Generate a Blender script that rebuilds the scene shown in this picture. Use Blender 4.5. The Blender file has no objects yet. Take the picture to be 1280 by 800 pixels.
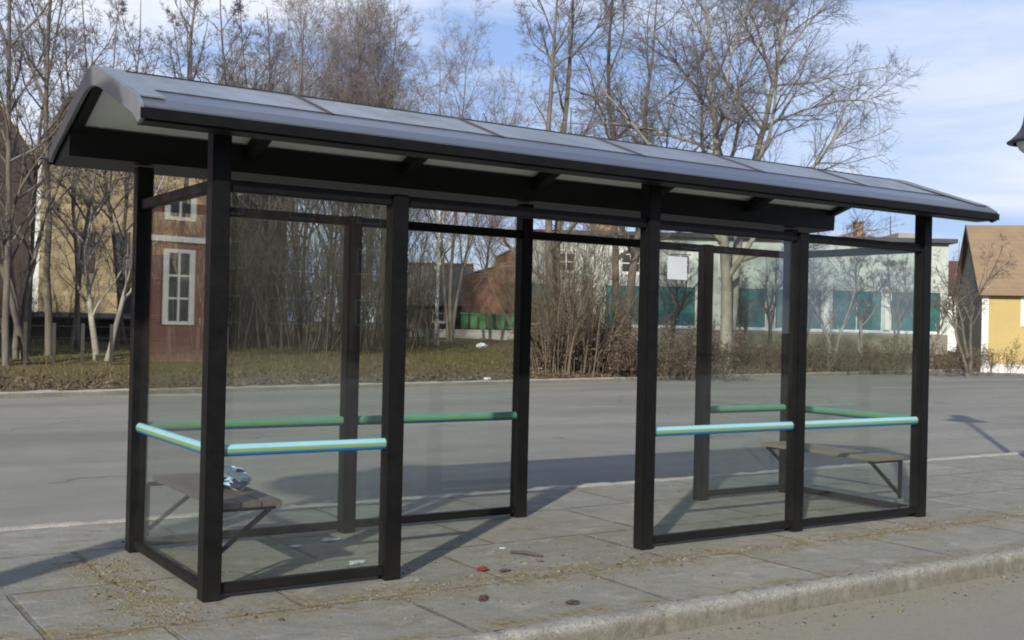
import bpy, bmesh, math, random
import numpy as np
from mathutils import Vector, Matrix

random.seed(7)
scene = bpy.context.scene
COL = scene.collection
PI = math.pi

# ------------------------------------------------------------------ camera
F_PX, YAW, PITCH, ROLL = 1403.2, 0.5867, 0.0044, 0.0234
CAM = np.array([-2.0609, -6.0437, 1.55])
fw = np.array([math.sin(YAW)*math.cos(PITCH), math.cos(YAW)*math.cos(PITCH), math.sin(PITCH)])
rt0 = np.array([math.cos(YAW), -math.sin(YAW), 0.0])
up0 = np.cross(rt0, fw)
rt = rt0*math.cos(ROLL) + up0*math.sin(ROLL)
up = up0*math.cos(ROLL) - rt0*math.sin(ROLL)
cd = bpy.data.cameras.new('camera')
cam = bpy.data.objects.new('camera', cd)
COL.objects.link(cam)
cam.matrix_world = Matrix(((rt[0], up[0], -fw[0], CAM[0]), (rt[1], up[1], -fw[1], CAM[1]),
                           (rt[2], up[2], -fw[2], CAM[2]), (0, 0, 0, 1)))
cd.sensor_width = 36.0
cd.lens = F_PX/1280*36.0
cd.clip_start, cd.clip_end = 0.05, 3000
scene.camera = cam

def hor(x):                       # horizon height in the photo at column x
    return 406.1 + (x-640)*0.02336

def spot(x, D):                   # plan position at column x and axis depth D
    r = fw + rt*((x-640)/F_PX)
    p = CAM + r*D
    return float(p[0]), float(p[1])

def zat(x, y, D):                 # height of a point seen at (x, y) and depth D
    return 1.55 + (hor(x)-y)/F_PX*D

def gpt(x, y, z=0.0):             # point of the level z seen at (x, y)
    d = fw + rt*(x-640)/F_PX + up*(400-y)/F_PX
    t = (z-CAM[2])/d[2]
    return CAM + d*t

def kerb_s(x, y):
    return (y - (17.5+0.185*x))/1.017

def gz(x, y):                     # height of the verge beyond the far kerb
    s = kerb_s(x, y)
    if s <= 0:
        return 0.0
    return 0.85*(1-math.exp(-s/8.0))

# ------------------------------------------------------------------ helpers
def link(o, parent=None):
    COL.objects.link(o)
    if parent is not None:
        o.parent = parent
    return o

def tag(o, label=None, cat=None, group=None, kind=None):
    if label: o['label'] = label
    if cat: o['category'] = cat
    if group: o['group'] = group
    if kind: o['kind'] = kind
    return o

def empty(name, loc, rz=0.0):
    o = bpy.data.objects.new(name, None)
    o.empty_display_size = 0.2
    o.location = loc
    o.rotation_euler = (0, 0, rz)
    return link(o)

def copy_tree(o, parent=None):
    c = o.copy()
    COL.objects.link(c)
    c.parent = parent
    for ch in list(o.children):
        copy_tree(ch, c)
    return c

class MB:
    def __init__(s):
        s.v, s.f, s.m = [], [], []
    def add(s, vs, fs, mi=0):
        b = len(s.v)
        s.v.extend([tuple(map(float, q)) for q in vs])
        s.f.extend([tuple(i+b for i in q) for q in fs])
        s.m.extend([mi]*len(fs))
        return s
    def box(s, lo, hi, mi=0):
        x0, y0, z0 = lo; x1, y1, z1 = hi
        return s.add([(x0,y0,z0),(x1,y0,z0),(x1,y1,z0),(x0,y1,z0),(x0,y0,z1),(x1,y0,z1),(x1,y1,z1),(x0,y1,z1)],
                     [(0,3,2,1),(4,5,6,7),(0,1,5,4),(1,2,6,5),(2,3,7,6),(3,0,4,7)], mi)
    def bar(s, p0, p1, w, h, mi=0, upv=(0,0,1)):
        p0, p1 = Vector(p0), Vector(p1)
        d = (p1-p0).normalized()
        u = Vector(upv)
        if abs(d.dot(u)) > 0.98: u = Vector((1,0,0))
        a = d.cross(u).normalized(); b = a.cross(d).normalized()
        q = []
        for p in (p0, p1):
            for sa, sb in ((-1,-1),(1,-1),(1,1),(-1,1)):
                q.append(p + a*(sa*w/2) + b*(sb*h/2))
        return s.add(q, [(0,1,2,3),(7,6,5,4),(0,4,5,1),(1,5,6,2),(2,6,7,3),(3,7,4,0)], mi)
    def prism_x(s, prof, x0, x1, mi=0, mis=None):       # profile of (y, z), extruded along x
        n = len(prof)
        vs = [(x0,)+tuple(p) for p in prof] + [(x1,)+tuple(p) for p in prof]
        fs = [tuple(range(n)), tuple(range(2*n-1, n-1, -1))]
        s.add(vs, fs, mi)
        b = len(s.v)-2*n
        for i in range(n):
            j = (i+1) % n
            s.f.append((b+i, b+n+i, b+n+j, b+j)); s.m.append(mis[i] if mis else mi)
        return s
    def lathe(s, prof, n=20, c=(0,0,0), mi=0):
        vs, fs = [], []
        for r, z in prof:
            for k in range(n):
                a = 2*PI*k/n
                vs.append((c[0]+r*math.cos(a), c[1]+r*math.sin(a), c[2]+z))
        for i in range(len(prof)-1):
            for k in range(n):
                k2 = (k+1) % n
                fs.append((i*n+k, i*n+k2, (i+1)*n+k2, (i+1)*n+k))
        return s.add(vs, fs, mi)
    def tube(s, pts, rads, n=8, mi=0):
        pts = [Vector(p) for p in pts]
        vs, fs = [], []
        for i, p in enumerate(pts):
            d = (pts[min(i+1, len(pts)-1)] - pts[max(i-1, 0)]).normalized()
            u = Vector((0,0,1)) if abs(d.z) < 0.9 else Vector((1,0,0))
            a = d.cross(u).normalized(); b = a.cross(d)
            for k in range(n):
                t = 2*PI*k/n
                vs.append(p + (a*math.cos(t)+b*math.sin(t))*rads[i])
        for i in range(len(pts)-1):
            for k in range(n):
                k2 = (k+1) % n
                fs.append((i*n+k, i*n+k2, (i+1)*n+k2, (i+1)*n+k))
        fs.append(tuple(range(n-1, -1, -1)))
        fs.append(tuple(range((len(pts)-1)*n, len(pts)*n)))
        return s.add(vs, fs, mi)
    def build(s, name, mats, parent=None, smooth=False, bevel=0.0):
        me = bpy.data.meshes.new(name)
        me.from_pydata(s.v, [], s.f)
        if not isinstance(mats, (list, tuple)): mats = [mats]
        for m in mats: me.materials.append(m)
        me.polygons.foreach_set('material_index', s.m)
        if smooth: me.polygons.foreach_set('use_smooth', [True]*len(s.f))
        bm = bmesh.new(); bm.from_mesh(me)
        bmesh.ops.recalc_face_normals(bm, faces=bm.faces)
        if bevel > 0:
            es = [e for e in bm.edges if len(e.link_faces) == 2 and e.calc_face_angle(0) > 0.5]
            bmesh.ops.bevel(bm, geom=es, offset=bevel, segments=2, affect='EDGES', clamp_overlap=True)
        bm.to_mesh(me); bm.free()
        me.update()
        return link(bpy.data.objects.new(name, me), parent)

def np_mesh(name, V, Fq, mats, parent=None, smooth=True, mi=None):
    """V (n,3), Fq (m,4) numpy -> object"""
    me = bpy.data.meshes.new(name)
    n, k = Fq.shape
    me.vertices.add(len(V)); me.vertices.foreach_set('co', V.astype(np.float32).ravel())
    me.loops.add(n*k); me.loops.foreach_set('vertex_index', Fq.astype(np.int32).ravel())
    me.polygons.add(n)
    me.polygons.foreach_set('loop_start', np.arange(0, n*k, k, dtype=np.int32))
    if smooth: me.polygons.foreach_set('use_smooth', np.ones(n, dtype=bool))
    if not isinstance(mats, (list, tuple)): mats = [mats]
    for m in mats: me.materials.append(m)
    if mi is not None: me.polygons.foreach_set('material_index', mi.astype(np.int32))
    me.update(calc_edges=True)
    me.validate()
    return link(bpy.data.objects.new(name, me), parent)

# ------------------------------------------------------------------ materials
class NT:
    def __init__(s, m):
        s.t = m.node_tree; s.n = s.t.nodes
    def new(s, ty, **kw):
        n = s.n.new(ty)
        for k, v in kw.items():
            if k.startswith('i_'):
                n.inputs[k[2:].replace('_', ' ')].default_value = v
            else:
                setattr(n, k, v)
        return n
    def link(s, a, b): s.t.links.new(a, b)
    def math(s, op, a, b=None, c=None, clamp=False):
        n = s.new('ShaderNodeMath', operation=op); n.use_clamp = clamp
        for i, q in enumerate((a, b, c)):
            if q is None: continue
            if isinstance(q, (int, float)): n.inputs[i].default_value = q
            else: s.link(q, n.inputs[i])
        return n.outputs[0]
    def noise(s, vec, scale, detail=4, rough=0.55, dist=0.0):
        n = s.new('ShaderNodeTexNoise')
        n.inputs['Scale'].default_value = scale; n.inputs['Detail'].default_value = detail
        n.inputs['Roughness'].default_value = rough; n.inputs['Distortion'].default_value = dist
        if vec is not None: s.link(vec, n.inputs['Vector'])
        return n.outputs['Fac']
    def ramp(s, fac, stops):
        n = s.new('ShaderNodeValToRGB')
        e = n.color_ramp.elements
        while len(e) < len(stops): e.new(0.5)
        for q, (p, c) in zip(e, stops):
            q.position = p; q.color = (c[0], c[1], c[2], 1) if not isinstance(c, (int, float)) else (c, c, c, 1)
        s.link(fac, n.inputs[0])
        return n.outputs[0]
    def mix(s, fac, a, b, mode='MIX'):
        n = s.new('ShaderNodeMix', data_type='RGBA', blend_type=mode)
        if isinstance(fac, (int, float)): n.inputs[0].default_value = fac
        else: s.link(fac, n.inputs[0])
        for i, q in ((6, a), (7, b)):
            if isinstance(q, tuple): n.inputs[i].default_value = (q[0], q[1], q[2], 1)
            else: s.link(q, n.inputs[i])
        return n.outputs[2]
    def scalev(s, vec, sc):
        n = s.new('ShaderNodeMapping'); n.inputs['Scale'].default_value = sc
        s.link(vec, n.inputs['Vector']); return n.outputs[0]

def newmat(name):
    m = bpy.data.materials.new(name); m.use_nodes = True
    t = NT(m); b = m.node_tree.nodes['Principled BSDF']
    return m, t, b

def simple(name, c1, c2=None, scale=6.0, rough=0.6, bump=0.0, bscale=None, metal=0.0, spec=0.5, stretch=None, detail=5):
    m, t, b = newmat(name)
    b.inputs['Roughness'].default_value = rough
    b.inputs['Metallic'].default_value = metal
    b.inputs['Specular IOR Level'].default_value = spec
    co = t.new('ShaderNodeTexCoord').outputs['Object']
    if stretch: co = t.scalev(co, stretch)
    if c2 is None: c2 = tuple(q*0.8 for q in c1)
    f = t.noise(co, scale, detail, 0.6)
    t.link(t.ramp(f, [(0.3, c1), (0.7, c2)]), b.inputs['Base Color'])
    if bump:
        h = t.noise(co, bscale or scale*4, 6, 0.65)
        bn = t.new('ShaderNodeBump'); bn.inputs['Strength'].default_value = bump; bn.inputs['Distance'].default_value = 0.02
        t.link(h, bn.inputs['Height']); t.link(bn.outputs[0], b.inputs['Normal'])
    return m

M = {}
M['black'] = simple('black_paint', (0.0045, 0.0048, 0.005), (0.007, 0.007, 0.0065), 5, 0.45, 0.03, 60, spec=0.12)
M['soffit'] = simple('soffit_black', (0.007, 0.007, 0.007), (0.012, 0.011, 0.010), 3, 0.5, spec=0.2)
M['ceiling'] = simple('pale_ceiling', (0.84, 0.87, 0.82), (0.78, 0.81, 0.76), 2.5, 0.55)
M['rooftop'] = None
M['zinc'] = simple('zinc_trim', (0.20, 0.225, 0.23), (0.145, 0.165, 0.165), 4, 0.38, 0.03, 40, metal=0.3)
M['flash'] = simple('eave_flashing', (0.095, 0.100, 0.108), (0.075, 0.079, 0.086), 3, 0.3, 0.02, 40, metal=0.4)
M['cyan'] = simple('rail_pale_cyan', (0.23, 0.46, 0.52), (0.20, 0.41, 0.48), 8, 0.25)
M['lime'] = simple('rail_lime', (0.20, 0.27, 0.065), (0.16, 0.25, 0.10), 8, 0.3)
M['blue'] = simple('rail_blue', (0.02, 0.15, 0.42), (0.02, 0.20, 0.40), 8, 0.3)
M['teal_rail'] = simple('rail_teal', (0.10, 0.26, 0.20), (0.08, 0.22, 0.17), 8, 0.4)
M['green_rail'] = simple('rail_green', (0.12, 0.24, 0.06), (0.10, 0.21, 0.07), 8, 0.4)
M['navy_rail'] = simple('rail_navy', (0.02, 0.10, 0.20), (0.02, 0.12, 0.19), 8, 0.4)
M['seatwood'] = simple('seat_wood', (0.085, 0.060, 0.052), (0.13, 0.10, 0.09), 3, 0.6, 0.15, 40, stretch=(12, 1, 12))
M['seatwood2'] = simple('seat_wood_worn', (0.20, 0.16, 0.12), (0.13, 0.11, 0.09), 3, 0.6, 0.15, 40, stretch=(12, 1, 12))
M['paper'] = simple('paper_white', (0.50, 0.54, 0.54), (0.43, 0.47, 0.48), 6, 0.8)
M['bark'] = simple('bark_grey', (0.17, 0.145, 0.115), (0.07, 0.058, 0.045), 5, 0.9, 0.4, 20, stretch=(1, 1, 0.3))
M['bark_pale'] = simple('bark_pale', (0.34, 0.31, 0.25), (0.13, 0.115, 0.085), 2.2, 0.9, 0.3, 16, stretch=(1, 1, 0.5))
M['bark_birch'] = simple('bark_birch', (0.68, 0.66, 0.60), (0.06, 0.05, 0.045), 4.5, 0.8, 0.2, 16, stretch=(1, 1, 1.6), detail=7)
M['twig'] = simple('twig_brown', (0.125, 0.105, 0.088), (0.085, 0.073, 0.063), 1.0, 0.85)
M['twig_red'] = simple('twig_reddish', (0.155, 0.105, 0.078), (0.105, 0.074, 0.058), 1.0, 0.85)
M['twig_pale'] = simple('twig_pale', (0.25, 0.21, 0.185), (0.17, 0.14, 0.125), 1.0, 0.85)
M['twig_grey'] = simple('twig_grey', (0.15, 0.135, 0.125), (0.10, 0.09, 0.085), 1.0, 0.85)
M['stem_tan'] = simple('stem_tan', (0.155, 0.12, 0.075), (0.095, 0.075, 0.05), 1.2, 0.85)
M['stem_olive'] = simple('stem_olive', (0.085, 0.078, 0.05), (0.052, 0.046, 0.032), 1.2, 0.85)
M['leaf_ochre'] = simple('leaf_ochre', (0.42, 0.31, 0.125), (0.24, 0.175, 0.07), 1.6, 0.75)
M['leaf_brown'] = simple('leaf_brown', (0.115, 0.085, 0.052), (0.08, 0.06, 0.038), 1.6, 0.8)
M['darktimber'] = simple('dark_timber', (0.045, 0.030, 0.024), (0.030, 0.020, 0.017), 2, 0.8, 0.2, 12, stretch=(6, 6, 0.5))
M['whitetrim'] = simple('white_trim', (0.66, 0.66, 0.62), (0.55, 0.55, 0.52), 3, 0.6)
M['mint'] = simple('mint_render', (0.46, 0.50, 0.45), (0.36, 0.40, 0.36), 0.8, 0.85, 0.1, 20, detail=8)
M['mintlow'] = simple('plinth_render', (0.22, 0.205, 0.16), (0.17, 0.16, 0.125), 0.8, 0.9, detail=8)
M['teal'] = simple('teal_pane_reflection', (0.042, 0.165, 0.16), (0.022, 0.09, 0.09), 0.55, 0.2)  # window panes; darker noise patches stand in for dark reflections
M['slate'] = simple('dark_roof', (0.055, 0.055, 0.06), (0.04, 0.04, 0.045), 2, 0.7)
M['concrete'] = simple('concrete_wall', (0.30, 0.29, 0.26), (0.22, 0.21, 0.19), 1.5, 0.9, 0.2, 15)
M['yellowwall'] = simple('yellow_render', (0.44, 0.335, 0.125), (0.38, 0.29, 0.115), 1.0, 0.8)
M['maroon'] = simple('maroon_roof', (0.10, 0.03, 0.03), (0.075, 0.025, 0.025), 2, 0.8)
M['greenbin'] = simple('bin_green', (0.07, 0.20, 0.085), (0.055, 0.17, 0.07), 2, 0.45)
M['rubber'] = simple('rubber_dark', (0.02, 0.02, 0.02), (0.03, 0.03, 0.03), 4, 0.8)
M['red'] = simple('wrapper_red', (0.20, 0.03, 0.02), (0.10, 0.025, 0.02), 40, 0.4)
M['brownleaf'] = simple('dead_leaf', (0.075, 0.048, 0.03), (0.045, 0.032, 0.024), 30, 0.8)
M['stick'] = simple('stick_bark', (0.10, 0.07, 0.06), (0.06, 0.045, 0.04), 30, 0.85)
M['stone'] = simple('grit_stone', (0.24, 0.21, 0.15), (0.11, 0.095, 0.07), 9, 0.9)
M['moss'] = simple('dry_moss', (0.12, 0.105, 0.04), (0.19, 0.15, 0.065), 9, 0.9)
M['lampmetal'] = simple('lamp_metal', (0.022, 0.018, 0.024), (0.03, 0.026, 0.03), 5, 0.4)
M['opal'] = simple('opal_glass', (0.62, 0.68, 0.70), (0.56, 0.62, 0.64), 5, 0.15)
M['fence'] = simple('fence_post', (0.06, 0.05, 0.04), (0.04, 0.034, 0.028), 8, 0.9)
M['winglass'] = simple('window_dark', (0.022, 0.026, 0.028), (0.035, 0.04, 0.042), 0.7, 0.08, spec=0.7)
M['shed'] = simple('shed_dark', (0.045, 0.042, 0.036), (0.075, 0.066, 0.055), 1.5, 0.8)
M['orange'] = None

def brick_mat(name, ca, cb, mortar, scale=1.0, bw=0.24, bh=0.075, axes='xz', rough=0.85, stain=0.5):
    m, t, b = newmat(name)
    co = t.new('ShaderNodeTexCoord').outputs['Object']
    sx = t.new('ShaderNodeSeparateXYZ'); t.link(co, sx.inputs[0])
    cb_ = t.new('ShaderNodeCombineXYZ')
    t.link(t.math('ADD', sx.outputs[0], sx.outputs[1]), cb_.inputs[0]); t.link(sx.outputs[2], cb_.inputs[1])
    br = t.new('ShaderNodeTexBrick')
    br.inputs['Color1'].default_value = (*ca, 1); br.inputs['Color2'].default_value = (*cb, 1)
    br.inputs['Mortar'].default_value = (*mortar, 1)
    br.inputs['Scale'].default_value = scale; br.inputs['Mortar Size'].default_value = 0.008
    br.inputs['Brick Width'].default_value = bw; br.inputs['Row Height'].default_value = bh
    t.link(cb_.outputs[0], br.inputs['Vector'])
    n = t.noise(co, 0.9, 6, 0.6)
    t.link(t.mix(t.ramp(n, [(0.35, 0.0), (0.7, stain)]), br.outputs['Color'], tuple(q*0.6 for q in ca)), b.inputs['Base Color'])
    b.inputs['Roughness'].default_value = rough
    return m
M['brick'] = brick_mat('brick_red', (0.22, 0.075, 0.048), (0.16, 0.055, 0.038), (0.20, 0.15, 0.12))
M['brickdull'] = brick_mat('brick_orange', (0.36, 0.165, 0.095), (0.28, 0.125, 0.075), (0.27, 0.22, 0.17))
M['orange'] = brick_mat('brick_ochre', (0.34, 0.17, 0.06), (0.26, 0.13, 0.05), (0.25, 0.2, 0.14))
M['tile'] = brick_mat('roof_tile', (0.25, 0.175, 0.10), (0.225, 0.155, 0.09), (0.185, 0.125, 0.075), bw=0.3, bh=0.22)
M['tilegrey'] = brick_mat('roof_tile_grey', (0.12, 0.115, 0.10), (0.095, 0.09, 0.08), (0.07, 0.06, 0.055), bw=0.3, bh=0.3)
M['ridgered'] = simple('ridge_tile', (0.25, 0.075, 0.045), (0.19, 0.06, 0.04), 3, 0.8)

def glass_mat(name, tint, dirt):
    m = bpy.data.materials.new(name); m.use_nodes = True
    t = NT(m); m.node_tree.nodes.clear()
    out = t.new('ShaderNodeOutputMaterial')
    tr = t.new('ShaderNodeBsdfTransparent'); tr.inputs[0].default_value = (*tint, 1)
    gl = t.new('ShaderNodeBsdfGlossy'); gl.inputs['Roughness'].default_value = 0.012
    lw = t.new('ShaderNodeLayerWeight'); lw.inputs[0].default_value = 0.5
    f = t.math('MULTIPLY_ADD', t.math('POWER', lw.outputs['Facing'], 5.0), 0.94, 0.055)
    a = t.new('ShaderNodeMixShader'); t.link(f, a.inputs[0]); t.link(tr.outputs[0], a.inputs[1]); t.link(gl.outputs[0], a.inputs[2])
    df = t.new('ShaderNodeBsdfDiffuse'); df.inputs[0].default_value = (0.34, 0.35, 0.31, 1)
    co = t.new('ShaderNodeTexCoord').outputs['Object']
    n1 = t.noise(t.scalev(co, (9, 9, 0.5)), 2.2, 7, 0.7, 0.8)
    n0 = t.noise(co, 1.6, 5, 0.6)
    n2 = t.noise(co, 26, 3, 0.6)
    d = t.math('MULTIPLY', t.ramp(n1, [(0.35, 0.25), (0.75, 1.6)]), t.math('MULTIPLY_ADD', n2, 0.7, 0.65))
    d = t.math('MULTIPLY', d, t.ramp(n0, [(0.3, 0.35), (0.7, 1.3)]))
    d = t.math('MULTIPLY', d, dirt)
    b = t.new('ShaderNodeMixShader'); t.link(d, b.inputs[0]); t.link(a.outputs[0], b.inputs[1]); t.link(df.outputs[0], b.inputs[2])
    t.link(b.outputs[0], out.inputs[0])
    return m
M['glass'] = glass_mat('shelter_glass', (0.95, 0.97, 0.955), 0.018)

def roof_mat():
    m, t, b = newmat('roof_sheet')
    co = t.new('ShaderNodeTexCoord').outputs['Object']
    n1 = t.noise(t.scalev(co, (7, 0.9, 0.9)), 1.0, 6, 0.6, 0.3)
    n2 = t.noise(co, 2.3, 7, 0.65)
    n3 = t.noise(co, 30, 4, 0.7)
    c = t.ramp(n1, [(0.3, (0.125, 0.132, 0.130)), (0.7, (0.18, 0.188, 0.182))])
    c = t.mix(t.ramp(n2, [(0.48, 0.0), (0.70, 0.6)]), c, (0.085, 0.088, 0.078))
    c = t.mix(t.ramp(n3, [(0.62, 0.0), (0.74, 0.25)]), c, (0.16, 0.16, 0.14))
    t.link(c, b.inputs['Base Color'])
    t.link(t.ramp(n2, [(0.3, 0.20), (0.7, 0.42)]), b.inputs['Roughness'])
    b.inputs['Specular IOR Level'].default_value = 0.55
    bn = t.new('ShaderNodeBump'); bn.inputs['Strength'].default_value = 0.04; bn.inputs['Distance'].default_value = 0.005
    t.link(n3, bn.inputs['Height']); t.link(bn.outputs[0], b.inputs['Normal'])
    return m
M['rooftop'] = roof_mat()

def frame_mat():
    m, t, b = newmat('frame_black')
    co = t.new('ShaderNodeTexCoord').outputs['Object']
    sx = t.new('ShaderNodeSeparateXYZ'); t.link(co, sx.inputs[0])
    n = t.noise(co, 9, 6, 0.7)
    mr = t.new('ShaderNodeMapRange'); mr.inputs[1].default_value = 0.0; mr.inputs[2].default_value = 0.30
    mr.inputs[3].default_value = 0.40; mr.inputs[4].default_value = 0.0
    t.link(t.math('ADD', sx.outputs[2], t.math('MULTIPLY_ADD', n, 0.22, -0.11)), mr.inputs[0])
    scr = t.ramp(t.noise(t.scalev(co, (40, 40, 3)), 3, 5, 0.7), [(0.66, 0.0), (0.74, 0.35)])
    c = t.mix(t.ramp(n, [(0.3, 0.0), (0.7, 1.0)]), (0.0045, 0.0048, 0.005), (0.0085, 0.008, 0.0075))
    c = t.mix(t.math('MAXIMUM', t.math('MULTIPLY', mr.outputs[0], 0.18), t.math('MULTIPLY', scr, 0.3)), c, (0.085, 0.078, 0.062))
    t.link(c, b.inputs['Base Color'])
    t.link(t.ramp(n, [(0.3, 0.34), (0.7, 0.6)]), b.inputs['Roughness'])
    b.inputs['Specular IOR Level'].default_value = 0.16
    return m
M['black'] = frame_mat()

# --- ground materials (world-space coordinates: every one of these objects sits at the origin)
def asphalt_mat(name, c_lo, c_hi, dusty):
    m, t, b = newmat(name)
    co = t.new('ShaderNodeTexCoord').outputs['Object']
    sx = t.new('ShaderNodeSeparateXYZ'); t.link(co, sx.inputs[0])
    big = t.noise(t.scalev(co, (0.10, 0.55, 1)), 1.0, 6, 0.6, 0.4)       # worn lanes drawn out along the road
    mid = t.noise(co, 1.7, 6, 0.65)
    fine = t.noise(co, 90, 3, 0.7)
    c = t.ramp(big, [(0.34, c_lo), (0.62, c_hi)])
    c = t.mix(t.ramp(mid, [(0.42, 0.0), (0.75, 0.35)]), c, tuple(q*0.68 for q in c_lo))
    c = t.mix(t.ramp(fine, [(0.45, 0.0), (0.7, 0.4)]), c, tuple(min(1, q*1.45) for q in c_hi))
    c = t.mix(t.ramp(t.noise(co, 160, 2, 0.6), [(0.5, 0.0), (0.68, 0.5)]), c, tuple(q*0.45 for q in c_lo))
    # cracks
    vo = t.new('ShaderNodeTexVoronoi', feature='DISTANCE_TO_EDGE'); vo.inputs['Scale'].default_value = 0.28
    wob = t.new('ShaderNodeVectorMath', operation='ADD')
    nz = t.new('ShaderNodeTexNoise'); nz.inputs['Scale'].default_value = 0.9; nz.inputs['Detail'].default_value = 6
    t.link(co, nz.inputs['Vector']); t.link(co, wob.inputs[0]); t.link(nz.outputs['Color'], wob.inputs[1])
    t.link(wob.outputs[0], vo.inputs['Vector'])
    crack = t.math('MULTIPLY', t.math('LESS_THAN', vo.outputs['Distance'], 0.006), t.ramp(t.noise(co, 0.23, 2), [(0.5, 0.0), (0.56, 0.4)]))
    c = t.mix(crack, c, (0.035, 0.033, 0.03))
    # sand swept up along the kerbs
    if dusty == 'front':
        ed = t.math('SUBTRACT', -1.50, sx.outputs[1])
    else:
        far = t.math('SUBTRACT', t.math('MULTIPLY_ADD', sx.outputs[0], 0.185, 17.4), sx.outputs[1])
        near = t.math('SUBTRACT', sx.outputs[1], 2.9)
        ed = t.math('MINIMUM', far, t.math('MULTIPLY', near, 2.2))
    ed = t.math('ADD', ed, t.math('MULTIPLY_ADD', t.noise(co, 2.5, 5), 1.0, -0.5))
    mr = t.new('ShaderNodeMapRange'); mr.inputs[1].default_value = 0.0; mr.inputs[2].default_value = 1.5 if dusty == 'front' else 1.1
    mr.inputs[3].default_value = 0.8; mr.inputs[4].default_value = 0.0
    t.link(ed, mr.inputs[0])
    sand = t.ramp(t.noise(co, 38, 5, 0.7), [(0.3, (0.30, 0.26, 0.18)), (0.7, (0.18, 0.16, 0.12))])
    c = t.mix(t.math('MULTIPLY', mr.outputs[0], t.ramp(t.noise(co, 9, 5, 0.7), [(0.3, 0.35), (0.65, 1.0)])), c, sand)
    t.link(c, b.inputs['Base Color'])
    b.inputs['Roughness'].default_value = 0.88
    b.inputs['Specular IOR Level'].default_value = 0.3
    bn = t.new('ShaderNodeBump'); bn.inputs['Strength'].default_value = 0.5; bn.inputs['Distance'].default_value = 0.008
    t.link(t.noise(co, 70, 4, 0.75), bn.inputs['Height']); t.link(bn.outputs[0], b.inputs['Normal'])
    return m
M['asphalt'] = asphalt_mat('asphalt_far', (0.150, 0.143, 0.120), (0.232, 0.221, 0.182), 'far')
M['asphalt2'] = asphalt_mat('asphalt_near', (0.170, 0.166, 0.140), (0.208, 0.202, 0.168), 'front')

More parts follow.
